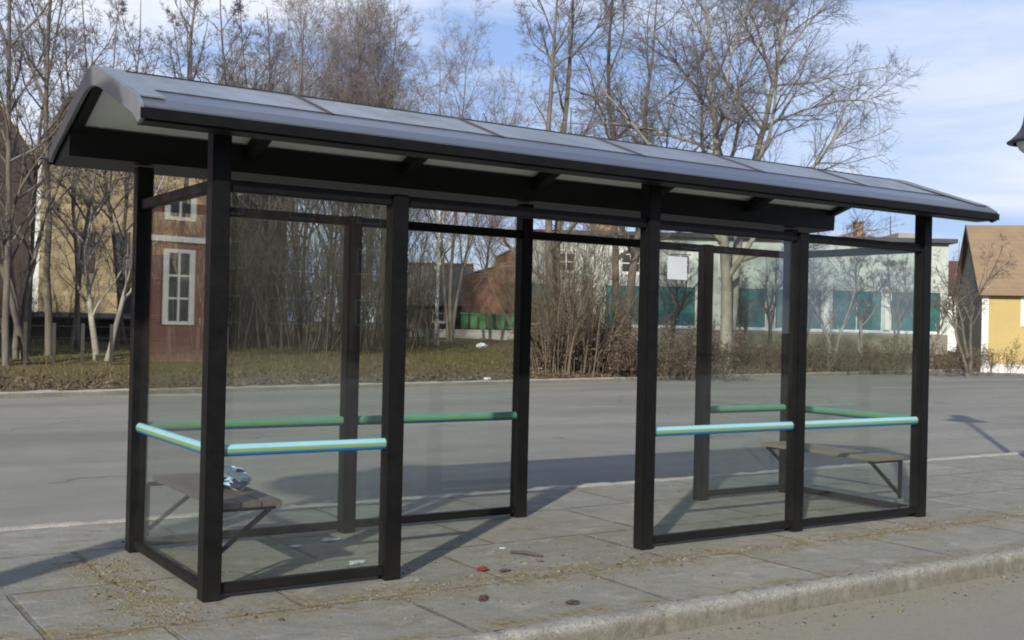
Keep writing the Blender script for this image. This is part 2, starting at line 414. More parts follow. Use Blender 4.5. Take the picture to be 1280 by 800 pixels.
def pave_mat():
    m, t, b = newmat('paving')
    co = t.new('ShaderNodeTexCoord').outputs['Object']
    sx = t.new('ShaderNodeSeparateXYZ'); t.link(co, sx.inputs[0])
    X, Y = sx.outputs[0], sx.outputs[1]
    nz = t.new('ShaderNodeTexNoise'); nz.inputs['Scale'].default_value = 1.5; nz.inputs['Detail'].default_value = 4
    t.link(co, nz.inputs['Vector'])
    w = t.new('ShaderNodeVectorMath', operation='SCALE'); w.inputs['Scale'].default_value = 0.05
    t.link(nz.outputs['Color'], w.inputs[0])
    ad = t.new('ShaderNodeVectorMath', operation='ADD'); t.link(co, ad.inputs[0]); t.link(w.outputs[0], ad.inputs[1])
    mp = t.new('ShaderNodeMapping'); mp.inputs['Location'].default_value = (0.33, 0.37, 0)
    t.link(ad.outputs[0], mp.inputs['Vector'])
    br = t.new('ShaderNodeTexBrick'); br.offset = 0.42
    br.inputs['Color1'].default_value = (0.0, 0.0, 0.0, 1); br.inputs['Color2'].default_value = (1, 1, 1, 1); br.inputs['Mortar'].default_value = (0.5, 0.5, 0.5, 1)
    br.inputs['Scale'].default_value = 1.0; br.inputs['Brick Width'].default_value = 1.32; br.inputs['Row Height'].default_value = 1.02
    br.inputs['Mortar Size'].default_value = 0.022; br.inputs['Mortar Smooth'].default_value = 0.4
    t.link(mp.outputs[0], br.inputs['Vector'])
    slab = t.ramp(br.outputs['Color'], [(0.0, (0.186, 0.180, 0.146)), (1.0, (0.246, 0.236, 0.192))])
    c = t.mix(t.ramp(t.noise(co, 1.1, 7, 0.65), [(0.38, 0.0), (0.66, 0.75)]), slab, (0.150, 0.146, 0.118))
    c = t.mix(t.ramp(t.noise(co, 55, 4, 0.7), [(0.45, 0.0), (0.72, 0.45)]), c, (0.36, 0.35, 0.32))
    c = t.mix(t.ramp(t.noise(co, 120, 3, 0.7), [(0.5, 0.0), (0.7, 0.5)]), c, (0.12, 0.115, 0.10))
    c = t.mix(t.ramp(t.noise(t.scalev(co, (1, 1.6, 1)), 4.2, 7, 0.72, 0.5), [(0.50, 0.0), (0.66, 0.65)]), c, (0.130, 0.124, 0.096))
    c = t.mix(t.ramp(t.noise(t.scalev(co, (1, 1.5, 1)), 2.7, 7, 0.7, 0.4), [(0.55, 0.0), (0.70, 0.55)]), c, (0.34, 0.33, 0.285))
    # dirt in the joints and along two broken joints
    bro = t.noise(co, 5.5, 6, 0.7)
    joint = t.math('MULTIPLY', br.outputs['Fac'], t.ramp(bro, [(0.36, 0.15), (0.56, 1.0)]))
    band = t.math('SUBTRACT', 1.0, t.math('DIVIDE', t.math('ABSOLUTE', t.math('ADD', Y, 0.36)), 0.30), clamp=True)
    band2 = t.math('SUBTRACT', 1.0, t.math('DIVIDE', t.math('ABSOLUTE', t.math('ADD', X, 0.30)), 0.34), clamp=True)
    lim = t.math('MULTIPLY', t.math('GREATER_THAN', Y, -0.4), t.math('LESS_THAN', Y, 1.35))
    band2 = t.math('MULTIPLY', band2, lim)
    kb = t.math('SUBTRACT', 1.0, t.math('DIVIDE', t.math('ABSOLUTE', t.math('ADD', Y, 1.20)), 0.10), clamp=True)
    bb = t.math('MAXIMUM', t.math('MAXIMUM', band, band2), t.math('MULTIPLY', kb, 0.8))
    dm = t.math('MULTIPLY', bb, t.ramp(bro, [(0.42, 0.0), (0.57, 1.5)]), clamp=True)
    dirt = t.ramp(t.noise(co, 24, 6, 0.7), [(0.34, (0.045, 0.038, 0.022)), (0.5, (0.175, 0.135, 0.06)), (0.68, (0.29, 0.235, 0.13))])
    c = t.mix(t.math('MULTIPLY', joint, 0.9), c, (0.105, 0.094, 0.062))
    c = t.mix(t.math('MULTIPLY', dm, 0.72), c, dirt)
    c = t.mix(t.math('MULTIPLY', t.ramp(t.noise(co, 3.1, 6, 0.7), [(0.54, 0.0), (0.70, 0.6)]), 0.9), c, dirt)
    t.link(c, b.inputs['Base Color'])
    b.inputs['Roughness'].default_value = 0.9
    b.inputs['Specular IOR Level'].default_value = 0.3
    h = t.math('ADD', t.math('MULTIPLY', t.noise(co, 60, 5, 0.75), 0.5), t.math('MULTIPLY', br.outputs['Fac'], -1.2))
    h = t.math('ADD', h, t.math('MULTIPLY', t.noise(co, 7, 5, 0.6), 2.2))
    h = t.math('ADD', h, t.math('MULTIPLY', dm, t.noise(co, 40, 3, 0.7)))
    bn = t.new('ShaderNodeBump'); bn.inputs['Strength'].default_value = 0.55; bn.inputs['Distance'].default_value = 0.01
    t.link(h, bn.inputs['Height']); t.link(bn.outputs[0], b.inputs['Normal'])
    return m
M['paving'] = pave_mat()

def kerb_mat(name, ca, cb):
    m, t, b = newmat(name)
    co = t.new('ShaderNodeTexCoord').outputs['Object']
    sx = t.new('ShaderNodeSeparateXYZ'); t.link(co, sx.inputs[0])
    c = t.ramp(t.noise(co, 3.0, 7, 0.65), [(0.32, ca), (0.68, cb)])
    c = t.mix(t.ramp(t.noise(co, 75, 3, 0.7), [(0.46, 0.0), (0.66, 0.7)]), c, tuple(q*0.45 for q in cb))
    c = t.mix(t.ramp(t.noise(co, 55, 3, 0.7), [(0.52, 0.0), (0.72, 0.6)]), c, tuple(min(1, q*1.35) for q in ca))
    zr = t.new('ShaderNodeMapRange'); zr.inputs[1].default_value = -0.012; zr.inputs[2].default_value = -0.05
    zr.inputs[3].default_value = 0.0; zr.inputs[4].default_value = 0.75
    t.link(t.math('ADD', sx.outputs[2], t.math('MULTIPLY_ADD', t.noise(co, 6, 6, 0.7), 0.06, -0.03)), zr.inputs[0])
    c = t.mix(zr.outputs[0], c, t.ramp(t.noise(co, 18, 6, 0.7), [(0.3, (0.075, 0.068, 0.046)), (0.7, (0.175, 0.16, 0.115))]))
    t.link(c, b.inputs['Base Color']); b.inputs['Roughness'].default_value = 0.85
    bn = t.new('ShaderNodeBump'); bn.inputs['Strength'].default_value = 0.7; bn.inputs['Distance'].default_value = 0.015
    t.link(t.noise(co, 28, 6, 0.75), bn.inputs['Height']); t.link(bn.outputs[0], b.inputs['Normal'])
    return m
M['kerb'] = kerb_mat('kerb_granite', (0.29, 0.28, 0.24), (0.18, 0.175, 0.145))
M['kerbfar'] = kerb_mat('kerb_concrete', (0.40, 0.36, 0.30), (0.29, 0.27, 0.225))

def lawn_mat():
    m, t, b = newmat('lawn_turf')
    co = t.new('ShaderNodeTexCoord').outputs['Object']
    sx = t.new('ShaderNodeSeparateXYZ'); t.link(co, sx.inputs[0])
    n1 = t.noise(co, 0.13, 5, 0.6)
    n2 = t.noise(co, 1.6, 7, 0.7)
    n3 = t.noise(co, 14, 5, 0.7)
    c = t.ramp(n2, [(0.30, (0.066, 0.060, 0.018)), (0.48, (0.112, 0.098, 0.030)), (0.68, (0.16, 0.132, 0.052))])
    c = t.mix(t.ramp(n1, [(0.40, 0.0), (0.60, 0.75)]), c, t.ramp(n3, [(0.3, (0.085, 0.058, 0.032)), (0.7, (0.16, 0.12, 0.068))]))
    s = t.math('SUBTRACT', sx.outputs[1], t.math('MULTIPLY_ADD', sx.outputs[0], 0.185, 17.5))
    s = t.math('ADD', s, t.math('MULTIPLY_ADD', n2, 3.0, -1.5))
    mr = t.new('ShaderNodeMapRange'); mr.inputs[1].default_value = 0.2; mr.inputs[2].default_value = 2.6
    mr.inputs[3].default_value = 0.9; mr.inputs[4].default_value = 0.0; t.link(s, mr.inputs[0])
    c = t.mix(mr.outputs[0], c, t.ramp(t.noise(co, 9, 5, 0.75), [(0.3, (0.06, 0.042, 0.028)), (0.55, (0.125, 0.09, 0.055)), (0.75, (0.24, 0.205, 0.15))]))
    t.link(c, b.inputs['Base Color']); b.inputs['Roughness'].default_value = 0.95
    b.inputs['Specular IOR Level'].default_value = 0.15
    bn = t.new('ShaderNodeBump'); bn.inputs['Strength'].default_value = 0.9; bn.inputs['Distance'].default_value = 0.06
    t.link(n3, bn.inputs['Height']); t.link(bn.outputs[0], b.inputs['Normal'])
    return m
M['lawn'] = lawn_mat()

# ------------------------------------------------------------------ setting: ground, roads, pavement, kerbs
def sheet(name, x0, x1, y0, y1, z, mat):
    o = MB().add([(x0,y0,z),(x1,y0,z),(x1,y1,z),(x0,y1,z)], [(0,1,2,3)]).build(name, mat)
    return tag(o, kind='structure')
sheet('ground', -900, 900, -700, 1100, -0.26, M['lawn'])
RZ = -0.125
# road behind the shelter: follows the far kerb
xs = np.linspace(-90, 130, 56)
V = []
for x in xs:
    V += [(x, 2.70, RZ), (x, 17.6+0.185*x if 17.6+0.185*x > 3 else 3, RZ)]
o = MB().add(V, [(2*i, 2*i+2, 2*i+3, 2*i+1) for i in range(len(xs)-1)]).build('road', M['asphalt']); tag(o, kind='structure')
sheet('near_road', -90, 130, -24, -1.40, RZ, M['asphalt2'])
sheet('pavement', -90, 130, -1.272, 2.60, 0.0, M['paving'])

def kerb(name, x0, x1, y0, y1, ztop, mat, step, seed, rough=0.006, slope=0.0, joint=1.0):
    """stone kerb: a strip of cross-sections, slightly uneven, with a groove at each joint"""
    rng = np.random.default_rng(seed)
    n = int((x1-x0)/step)+1
    prof = [(y0, -0.2), (y0, ztop-0.030), (y0+0.006, ztop-0.008), (y0+0.018, ztop), ((y0+y1)/2, ztop+0.004), (y1-0.03, ztop+0.001), (y1-0.006, ztop-0.012), (y1, -0.2)]
    k = len(prof)
    V = np.zeros((n, k, 3))
    for i in range(n):
        x = x0+i*step
        q = (x/joint) % 1.0
        g = 0.010 if min(q, 1-q)*joint < step*0.6 else 0.0
        sj = np.random.default_rng(int(math.floor(x/joint))+100).normal(0, 1, 2)*np.array([0.0025, 0.0015])*(rough > 0.0042)
        for j, (y, z) in enumerate(prof):
            jx = rng.normal(0, rough, 2) if 0 < j < k-1 else (0, 0)
            V[i, j] = (x, y + slope*x + jx[0] + (sj[0] if j < 5 else 0) + (g if j < 4 else 0), z + jx[1] + (sj[1] if 0 < j < k-1 else 0) - (g if 1 < j < k-1 else 0))
    idx = np.arange(n*k).reshape(n, k)
    Fq = np.stack([idx[:-1, :-1], idx[:-1, 1:], idx[1:, 1:], idx[1:, :-1]], -1).reshape(-1, 4)
    o = np_mesh(name, V.reshape(-1, 3), Fq[:, ::-1], mat, smooth=False)
    return tag(o, kind='structure')
kerb('kerb', -8, 16, -1.40, -1.265, 0.012, M['kerb'], 0.035, 3, 0.0045, joint=1.05)
kerb('rear_kerb', -12, 40, 2.58, 2.76, 0.006, M['kerbfar'], 0.1, 4, 0.004, joint=1.0)
kerb('far_kerb', -40, 60, 17.45, 17.75, -0.01, M['kerbfar'], 0.25, 5, 0.008, slope=0.185, joint=1.0)

# verge beyond the far kerb, one rising sheet
us = np.concatenate([np.linspace(-300, -40, 18), np.linspace(-38, 75, 150), np.linspace(80, 500, 22)])
ss = np.concatenate([np.linspace(0.2, 40, 80), np.linspace(42, 120, 30), np.linspace(130, 700, 16)])
rng = np.random.default_rng(2)
V = np.zeros((len(us), len(ss), 3))
for i, u in enumerate(us):
    for j, s in enumerate(ss):
        y = 17.5+0.185*u + s*1.017
        V[i, j] = (u, y, (gz(u, y) if j else -0.02) + (0.035*rng.normal() if 0 < j and s < 60 else 0))
idx = np.arange(len(us)*len(ss)).reshape(len(us), len(ss))
Fq = np.stack([idx[:-1, :-1], idx[1:, :-1], idx[1:, 1:], idx[:-1, 1:]], -1).reshape(-1, 4)
tag(np_mesh('lawn', V.reshape(-1, 3), Fq, M['lawn']), kind='structure')

# ------------------------------------------------------------------ bus shelter
L, Wd, PW, PN = 6.154, 1.484, 1.5235, 1.1086
MID = Wd/2
sh = empty('bus_shelter', (0, 0, 0))
tag(sh, 'black steel and glass bus shelter with pitched grey roof and striped handrails', 'bus shelter')
hp = 0.052
front = [(0, 2.66), (PN, 2.32), (L-2*PW, 2.66), (L-PW, 2.32), (L, 2.66)]
back = [(0, 2.53), (PW, 2.32), (2*PW, 2.53), (L-PN, 2.32), (L, 2.53)]
for row, y in ((front, 0.0), (back, Wd)):
    for x, h in row:
        b = MB().box((x-hp, y-hp, 0.0), (x+hp, y+hp, h))
        po = b.build('post', M['black'], sh, bevel=0.006)

def hbar(name, p0, p1, z0, z1, w=0.06):
    p0, p1 = Vector(p0), Vector(p1)
    d = (p1-p0).normalized()
    a = Vector((p0.x, p0.y, (z0+z1)/2)) + d*(hp+0.0005); c = Vector((p1.x, p1.y, (z0+z1)/2)) - d*(hp+0.0005)
    return MB().bar(a, c, w, z1-z0).build(name, M['black'], sh, bevel=0.005)

def rail(p0, p1, z=0.818, inner=False):
    p0, p1 = Vector((p0[0], p0[1], z)), Vector((p1[0], p1[1], z))
    d = (p1-p0).normalized(); n = Vector((-d.y, d.x, 0))
    a, c = p0+d*hp*1.02, p1-d*hp*1.02
    k = 20
    vs, fs, ms = [], [], []
    for p in (a, c):
        for i in range(k):
            t = 2*PI*i/k
            vs.append(p + n*(0.028*math.cos(t)) + Vector((0, 0, 0.034*math.sin(t))))
    mb = MB()
    mb.add(vs, [tuple(range(k)), tuple(range(2*k-1, k-1, -1))], 0)
    for i in range(k):
        t = 2*PI*(i+0.5)/k; s = math.sin(t)
        mb.f.append((i, (i+1) % k, k+(i+1) % k, k+i)); mb.m.append(0 if s > 0.40 else (1 if s > -0.22 else 2))
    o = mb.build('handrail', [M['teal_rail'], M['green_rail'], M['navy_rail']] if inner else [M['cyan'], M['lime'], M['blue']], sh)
    return o

panes = [((0,0), (PN,0)), ((L-2*PW,0), (L-PW,0)), ((L-PW,0), (L,0)),
         ((0,Wd), (PW,Wd)), ((PW,Wd), (2*PW,Wd)), ((L-PN,Wd), (L,Wd)),
         ((0,0), (0,Wd)), ((L,0), (L,Wd))]
for p0, p1 in panes:
    hbar('bottom_bar', (*p0, 0), (*p1, 0), 0.030, 0.085, 0.055)
    hbar('top_bar', (*p0, 0), (*p1, 0), 2.25, 2.315)
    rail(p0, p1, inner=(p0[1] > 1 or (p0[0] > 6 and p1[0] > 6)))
    a, c = Vector((*p0, 1.168)), Vector((*p1, 1.168)); d = (c-a).normalized()
    MB().bar(a+d*(hp-0.004), c-d*(hp-0.004), 0.008, 2.155).build('glass_pane', M['glass'], sh)
hbar('top_bar', (PN, 0, 0), (L-2*PW, 0, 0), 2.25, 2.315)
hbar('top_bar', (2*PW, Wd, 0), (L-PN, Wd, 0), 2.25, 2.315)

# roof
U0, U1 = -0.505, 6.655
def mir(prof): return [(Wd-v, z) for v, z in prof]
top = [(-0.25, 2.655), (MID, 3.0)]
ARC = [(MID-0.16, 2.950), (MID-0.09, 2.970), (MID, 2.979), (MID+0.09, 2.970), (MID+0.16, 2.950)]
up_ = lambda dz: [(v, z+dz) for v, z in ARC]
sheetp = [(-0.25, 2.655)] + ARC + [(Wd+0.25, 2.655), (Wd+0.25, 2.625)] + up_(-0.03)[::-1] + [(-0.25, 2.625)]
roof = MB().prism_x(sheetp, U0, U1, 0, [0]*7+[1]*6+[0]).build('roof', [M['rooftop'], M['ceiling']], sh)
for mf in (lambda p: p, mir):
    MB().prism_x(mf([(0.03, 2.7568), (0.032, 2.7535), (-0.25, 2.656), (-0.345, 2.592), (-0.368, 2.593), (-0.366, 2.602), (-0.255, 2.661)]), U0, U1).build('eave_flashing', M['flash'], roof)
    MB().prism_x(mf([(0.028, 2.7575), (0.040, 2.7615), (0.040, 2.7665), (0.028, 2.7625)]), U0+0.13, U1-0.13).build('panel_strip', M['soffit'], roof)
    MB().prism_x(mf([(-0.366, 2.592), (-0.366, 2.540), (-0.350, 2.540), (-0.350, 2.592)]), U0-0.024, U1+0.024).build('fascia', M['black'], roof)
MB().prism_x([(-0.330, 2.588), (-0.330, 2.532), (-0.170, 2.532), (-0.170, 2.642), (-0.247, 2.618)], U0+0.01, U1-0.01).build('eave_beam', M['soffit'], sh)
MB().prism_x(mir([(-0.330, 2.588), (-0.330, 2.532), (0.100, 2.550), (0.110, 2.736), (-0.247, 2.618)]), U0+0.01, U1-0.01).build('eave_beam', M['soffit'], sh)
seams = [U0 + (U1-U0)/6*k for k in range(1, 6)]
for k, u in enumerate(seams):
    e = 0.011
    MB().prism_x([(0.034, 2.757), (0.034, 2.764)] + up_(0.010) + [(Wd-0.034, 2.764), (Wd-0.034, 2.757)] + up_(0.001)[::-1], u-e, u+e).build('seam', M['slate'], roof)
MB().prism_x([(MID-0.10, 2.9755)] + [(MID-0.05, 2.983), (MID, 2.988), (MID+0.05, 2.983), (MID+0.10, 2.9755)] + [(MID+0.09, 2.9705), (MID, 2.9795), (MID-0.09, 2.9705)], U0, U1).build('ridge_cap', M['zinc'], roof)
for u in (U0+0.045, U1-0.045):
    MB().prism_x([(-0.168, 2.638), (MID-0.16, 2.922), (MID, 2.950), (MID+0.16, 2.922), (Wd-0.114, 2.730), (Wd-0.114, 2.690), (MID, 2.912), (-0.168, 2.595)], u-0.03, u+0.03).build('rafter', M['soffit'], sh)
for u in seams:
    MB().prism_x([(-0.168, 2.638), (MID-0.16, 2.922), (MID, 2.950), (MID+0.16, 2.922), (Wd-0.114, 2.730), (Wd-0.114, 2.640), (MID, 2.872), (-0.168, 2.555)], u-0.04, u+0.04).build('rafter', M['soffit'], sh)
# end boards: gable trim wrapped over both ends of the roof
for ua, ub in ((U0-0.022, U0+0.0), (U1, U1+0.022)):
    P = [(-0.348, 2.535), (-0.348, 2.612), (-0.255, 2.672)] + up_(0.014) + [(Wd+0.255, 2.672), (Wd+0.36, 2.612), (Wd+0.36, 2.552),
         (Wd+0.32, 2.550), (Wd+0.205, 2.600), (MID+0.24, 2.828), (MID+0.14, 2.856), (MID+0.05, 2.869), (MID-0.05, 2.869), (MID-0.14, 2.856), (MID-0.24, 2.828), (-0.205, 2.580), (-0.30, 2.520)]
    MB().prism_x(P, ua, ub).build('gable_board', M['zinc'], roof, bevel=0.004)
    s = 1 if ua < 0 else -1
    uu = (ub, ub+0.13) if ua < 0 else (ua-0.13, ua)
    MB().prism_x([(-0.255, 2.6665), (-0.255, 2.675)] + up_(0.011) + [(Wd+0.255, 2.675), (Wd+0.255, 2.6665)] + up_(0.003)[::-1], *uu).build('edge_strip', M['zinc'], roof)

# benches
def bench(side):
    b = empty('bench', (0, 0, 0)); b.parent = sh
    x0, x1 = (0.075, 0.455) if side == 0 else (L-0.455, L-0.075)
    mb = MB()
    n = 3
    for i in range(n):
        a = x0 + (x1-x0)/n*i
        mb.box((a+0.003, 0.09, 0.475), (a+(x1-x0)/n-0.003, Wd-0.09, 0.508))
    mb.build('seat', M['seatwood'] if side == 0 else M['seatwood2'], b, bevel=0.004)
    for y in (0.16, Wd-0.16):
        q = MB()
        xw = 0.03 if side == 0 else L-0.03
        xo = x1-0.02 if side == 0 else x0+0.02
        q.bar((xw, y, 0.462), (xo, y, 0.462), 0.03, 0.026)
        q.bar((xw, y, 0.16), (xo - (0.03 if side == 0 else -0.03), y, 0.452), 0.026, 0.022)
        q.bar((xw, y, 0.13), (xw, y, 0.462), 0.03, 0.02, upv=(1, 0, 0))
        q.build('bracket', M['black'], b)
bench(0); bench(1)

# ------------------------------------------------------------------ small things on the shelter and the pavement
p = MB().bar((3.245+0.025, -0.0065, 1.985), (3.455, -0.0065, 1.985), 0.002, 0.165)
o = p.build('paper_notice', M['paper'])
tag(o, 'blank white paper notice taped high on the glass beside the middle front post', 'notice')

def crumple(name, loc, size, mats, seed, flat=0.5, sub=3, amp=0.35, rz=0.0, pick=None):
    bm = bmesh.new(); bmesh.ops.create_icosphere(bm, subdivisions=sub, radius=1.0)
    r = random.Random(seed)
    import mathutils
    off = Vector((r.random()*50, r.random()*50, r.random()*50))
    for v in bm.verts:
        n = mathutils.noise.noise(v.co*1.6+off) + 0.6*mathutils.noise.noise(v.co*3.7+off) + 0.35*mathutils.noise.noise(v.co*8+off)
        v.co *= 1+amp*n
    zmin = min(v.co.z for v in bm.verts)
    for v in bm.verts:
        v.co = Vector((v.co.x*size[0]/2, v.co.y*size[1]/2, max(0, (v.co.z-zmin*0.75))*size[2]/1.8))
    me = bpy.data.meshes.new(name)
    if pick:
        for f in bm.faces:
            f.material_index = pick(f, off)
    bm.to_mesh(me); bm.free()
    for m in mats: me.materials.append(m)
    o = bpy.data.objects.new(name, me); o.location = loc; o.rotation_euler = (0, 0, rz)
    return link(o)
M['bagblue'] = simple('bag_blue', (0.30, 0.50, 0.72), (0.55, 0.66, 0.74), 14, 0.35)
M['bagdark'] = simple('bag_dark', (0.015, 0.018, 0.04), (0.02, 0.03, 0.07), 10, 0.35)
import mathutils
def bagpick(f, off):
    n = mathutils.noise.noise(f.calc_center_median()*14+off)
    return 2 if n > 0.22 else (1 if n < -0.12 else 0)
g = gpt(288, 611, 0.508)
o = crumple('carrier_bag', (float(g[0]), float(g[1]), 0.5075), (0.20, 0.30, 0.12), [M['bagblue'], M['whitetrim'], M['bagdark']], 5, amp=0.55, rz=0.4, pick=bagpick)
tag(o, 'crumpled blue, white and black plastic bag left on the bench seat', 'bag')

def scrap(name, x, y, size, mat, seed, label, cat, group=None, rz=0.0, amp=0.5):
    g = gpt(x, y, 0.0)
    o = crumple(name, (float(g[0]), float(g[1]), 0.001), size, [mat], seed, sub=3, amp=amp, rz=rz)
    tag(o, label, cat, group); return o
scrap('candy_wrapper', 603, 714, (0.075, 0.05, 0.028), M['red'], 3, 'crushed red wrapper lying on the pavement in the shelter entrance', 'wrapper')
scrap('paper_scrap', 412, 676, (0.14, 0.09, 0.012), M['paper'], 11, 'larger white paper scrap on the ground by the rear middle post', 'paper scrap', 'paper scraps on the ground')
scrap('paper_scrap', 446, 704, (0.13, 0.07, 0.012), M['paper'], 12, 'white paper scrap just inside the front glass beside the second front post', 'paper scrap', 'paper scraps on the ground', 0.4)
scrap('paper_scrap', 369, 684, (0.09, 0.06, 0.01), M['paper'], 13, 'small white paper scrap lying under the rear handrail near the bag bench', 'paper scrap', 'paper scraps on the ground')
scrap('paper_scrap', 629, 686, (0.05, 0.03, 0.008), M['paper'], 14, 'tiny white paper scrap beside the end of the dark stick', 'paper scrap', 'paper scraps on the ground')
scrap('dead_leaf', 715, 755, (0.085, 0.05, 0.02), M['brownleaf'], 21, 'curled dark brown leaf nearest the kerb in front of the entrance', 'leaf', 'dead leaves on the pavement', amp=0.7)
scrap('dead_leaf', 604, 750, (0.09, 0.05, 0.018), M['brownleaf'], 22, 'curled brown leaf between the red wrapper and the kerb', 'leaf', 'dead leaves on the pavement', 0.8, amp=0.7)
scrap('dead_leaf', 631, 715, (0.07, 0.04, 0.015), M['brownleaf'], 23, 'small brown leaf right beside the red wrapper', 'leaf', 'dead leaves on the pavement', 0.3, amp=0.7)
g0, g1 = gpt(638, 692), gpt(678, 697)
st = MB().tube([(g0[0], g0[1], 0.012), ((g0[0]+g1[0])/2, (g0[1]+g1[1])/2+0.01, 0.02), (g1[0], g1[1], 0.011)], [0.008, 0.012, 0.009], 7)
tag(st.build('stick', M['stick'], smooth=True), 'short dark broken stick lying on the pavement in the shelter entrance', 'stick')

# loose grit and dry moss on the paving (nobody could count it)
def scatter_stones(name, pts, sizes, mats, seed):
    r = np.random.default_rng(seed)
    base = np.array([(1,0,0),(-1,0,0),(0,1,0),(0,-1,0),(0,0,1),(0,0,-0.4)], float)
    tri = np.array([(0,2,4),(2,1,4),(1,3,4),(3,0,4),(2,0,5),(1,2,5),(3,1,5),(0,3,5)])
    n = len(pts)
    V = base[None]*(1+0.35*r.normal(size=(n, 6, 1)))
    a = r.uniform(0, 2*PI, n); c, s = np.cos(a)[:, None], np.sin(a)[:, None]
    X = V[..., 0]*c - V[..., 1]*s; Y = V[..., 0]*s + V[..., 1]*c
    V = np.stack([X*r.uniform(0.7, 1.3, (n, 1)), Y, V[..., 2]*0.6], -1)*sizes[:, None, None] + pts[:, None]
    Fq = (tri[None] + (np.arange(n)*6)[:, None, None]).reshape(-1, 3)
    o = np_mesh(name, V.reshape(-1, 3), Fq, mats, smooth=False, mi=np.repeat(r.integers(0, len(mats), n), 8))
    return tag(o, kind='stuff')
r = np.random.default_rng(8)
P = []
n = 1500
q = np.stack([r.uniform(-3, 9, n), -0.36+r.normal(0, 0.10, n), np.zeros(n)], 1); P.append(q)
q = np.stack([-0.30+r.normal(0, 0.11, 1300), r.uniform(-0.4, 1.35, 1300), np.zeros(1300)], 1); P.append(q)
q = np.stack([r.uniform(-3, 9, 900), r.uniform(-1.1, 2.4, 900), np.zeros(900)], 1); P.append(q)
q = np.stack([r.uniform(-2, 9, 1500), -1.46-np.abs(r.normal(0, 0.16, 1500)), np.full(1500, RZ)], 1); P.append(q)
q = np.stack([r.uniform(0.9, 3.4, 700), r.normal(-0.1, 0.45, 700), np.zeros(700)], 1); P.append(q)
pts = np.concatenate(P)
o = scatter_stones('grit', pts, r.lognormal(math.log(0.0055), 0.5, len(pts)), [M['stone'], M['stone'], M['brownleaf'], M['moss']], 4)
o['label'] = 'loose grit and dry moss scattered on the pavement joints'

# ------------------------------------------------------------------ trees
def unit(a):
    return a/np.maximum(np.linalg.norm(a, axis=-1, keepdims=True), 1e-9)

def grow(P0, D, Ln, M_, wob, trop, rng):
    N = len(P0)
    pts = np.zeros((N, M_+1, 3)); dirs = np.zeros((N, M_+1, 3))
    pts[:, 0] = P0; d = D.copy(); dirs[:, 0] = d
    for i in range(M_):
        d = unit(d + rng.normal(0, wob, (N, 3)) + np.array([0, 0, trop]))
        pts[:, i+1] = pts[:, i] + d*(Ln/M_)[:, None]; dirs[:, i+1] = d
    return pts, dirs

def spawn(pts, dirs, Ln, R0, taper, n, t0, t1, ang, rng, ang_var=0.2):
    """n children on each branch; returns start, direction, parameter t, parent's length, radius at t"""
    N, K, _ = pts.shape
    t = rng.uniform(t0, t1, (N, n)); t.sort(axis=1)
    x = t*(K-1); i = np.minimum(x.astype(int), K-2); f = (x-i)[..., None]
    a = np.arange(N)[:, None]
    p = pts[a, i]*(1-f) + pts[a, i+1]*f
    d = unit(dirs[a, i]*(1-f) + dirs[a, i+1]*f)
    ref = np.where(np.abs(d[..., 2:3]) > 0.9, np.array([1.0, 0, 0]), np.array([0, 0, 1.0]))
    e1 = unit(np.cross(d, ref)); e2 = np.cross(d, e1)
    phi = rng.uniform(0, 2*PI, (N, 1)) + np.arange(n)[None]*2.4 + rng.normal(0, 0.35, (N, n))
    an = ang + rng.normal(0, ang_var, (N, n))
    side = e1*np.cos(phi)[..., None] + e2*np.sin(phi)[..., None]
    nd = unit(d*np.cos(an)[..., None] + side*np.sin(an)[..., None])
    rr = (R0[:, None]*(1-(1-taper)*t))
    return p.reshape(-1, 3), nd.reshape(-1, 3), t.ravel(), np.repeat(Ln, n), rr.ravel()

def tubes(pts, R0, taper, k):
    N, K, _ = pts.shape
    tan = unit(np.gradient(pts, axis=1))
    ref = np.where(np.abs(tan[..., 2:3]) > 0.9, np.array([1.0, 0, 0]), np.array([0, 0, 1.0]))
    e1 = unit(np.cross(tan, ref)); e2 = np.cross(tan, e1)
    rad = R0[:, None]*(1-(1-taper)*np.linspace(0, 1, K)[None])
    a = 2*PI*np.arange(k)/k
    V = pts[:, :, None] + rad[..., None, None]*(e1[:, :, None]*np.cos(a)[None, None, :, None] + e2[:, :, None]*np.sin(a)[None, None, :, None])
    idx = np.arange(N*K*k).reshape(N, K, k); nx = np.roll(idx, -1, axis=2)
    Fq = np.stack([idx[:, :-1], nx[:, :-1], nx[:, 1:], idx[:, 1:]], -1).reshape(-1, 4)
    return V.reshape(-1, 3), Fq

def join(parts):
    Vs, Fs, b = [], [], 0
    for V_, F_ in parts:
        Vs.append(V_); Fs.append(F_+b); b += len(V_)
    return np.concatenate(Vs), np.concatenate(Fs)

def leaves(pts, size, rng, per=1, jit=0.1):
    c = np.repeat(pts, per, axis=0) + rng.normal(0, jit, (len(pts)*per, 3))
    n = len(c)
    a = unit(rng.normal(size=(n, 3))); b = unit(np.cross(a, rng.normal(size=(n, 3))))
    s = size*rng.uniform(0.6, 1.3, (n, 1))
    V = np.stack([c-a*s, c+b*s*0.6, c+a*s, c-b*s*0.6], 1).reshape(-1, 3)
    return V, np.arange(n*4).reshape(n, 4)

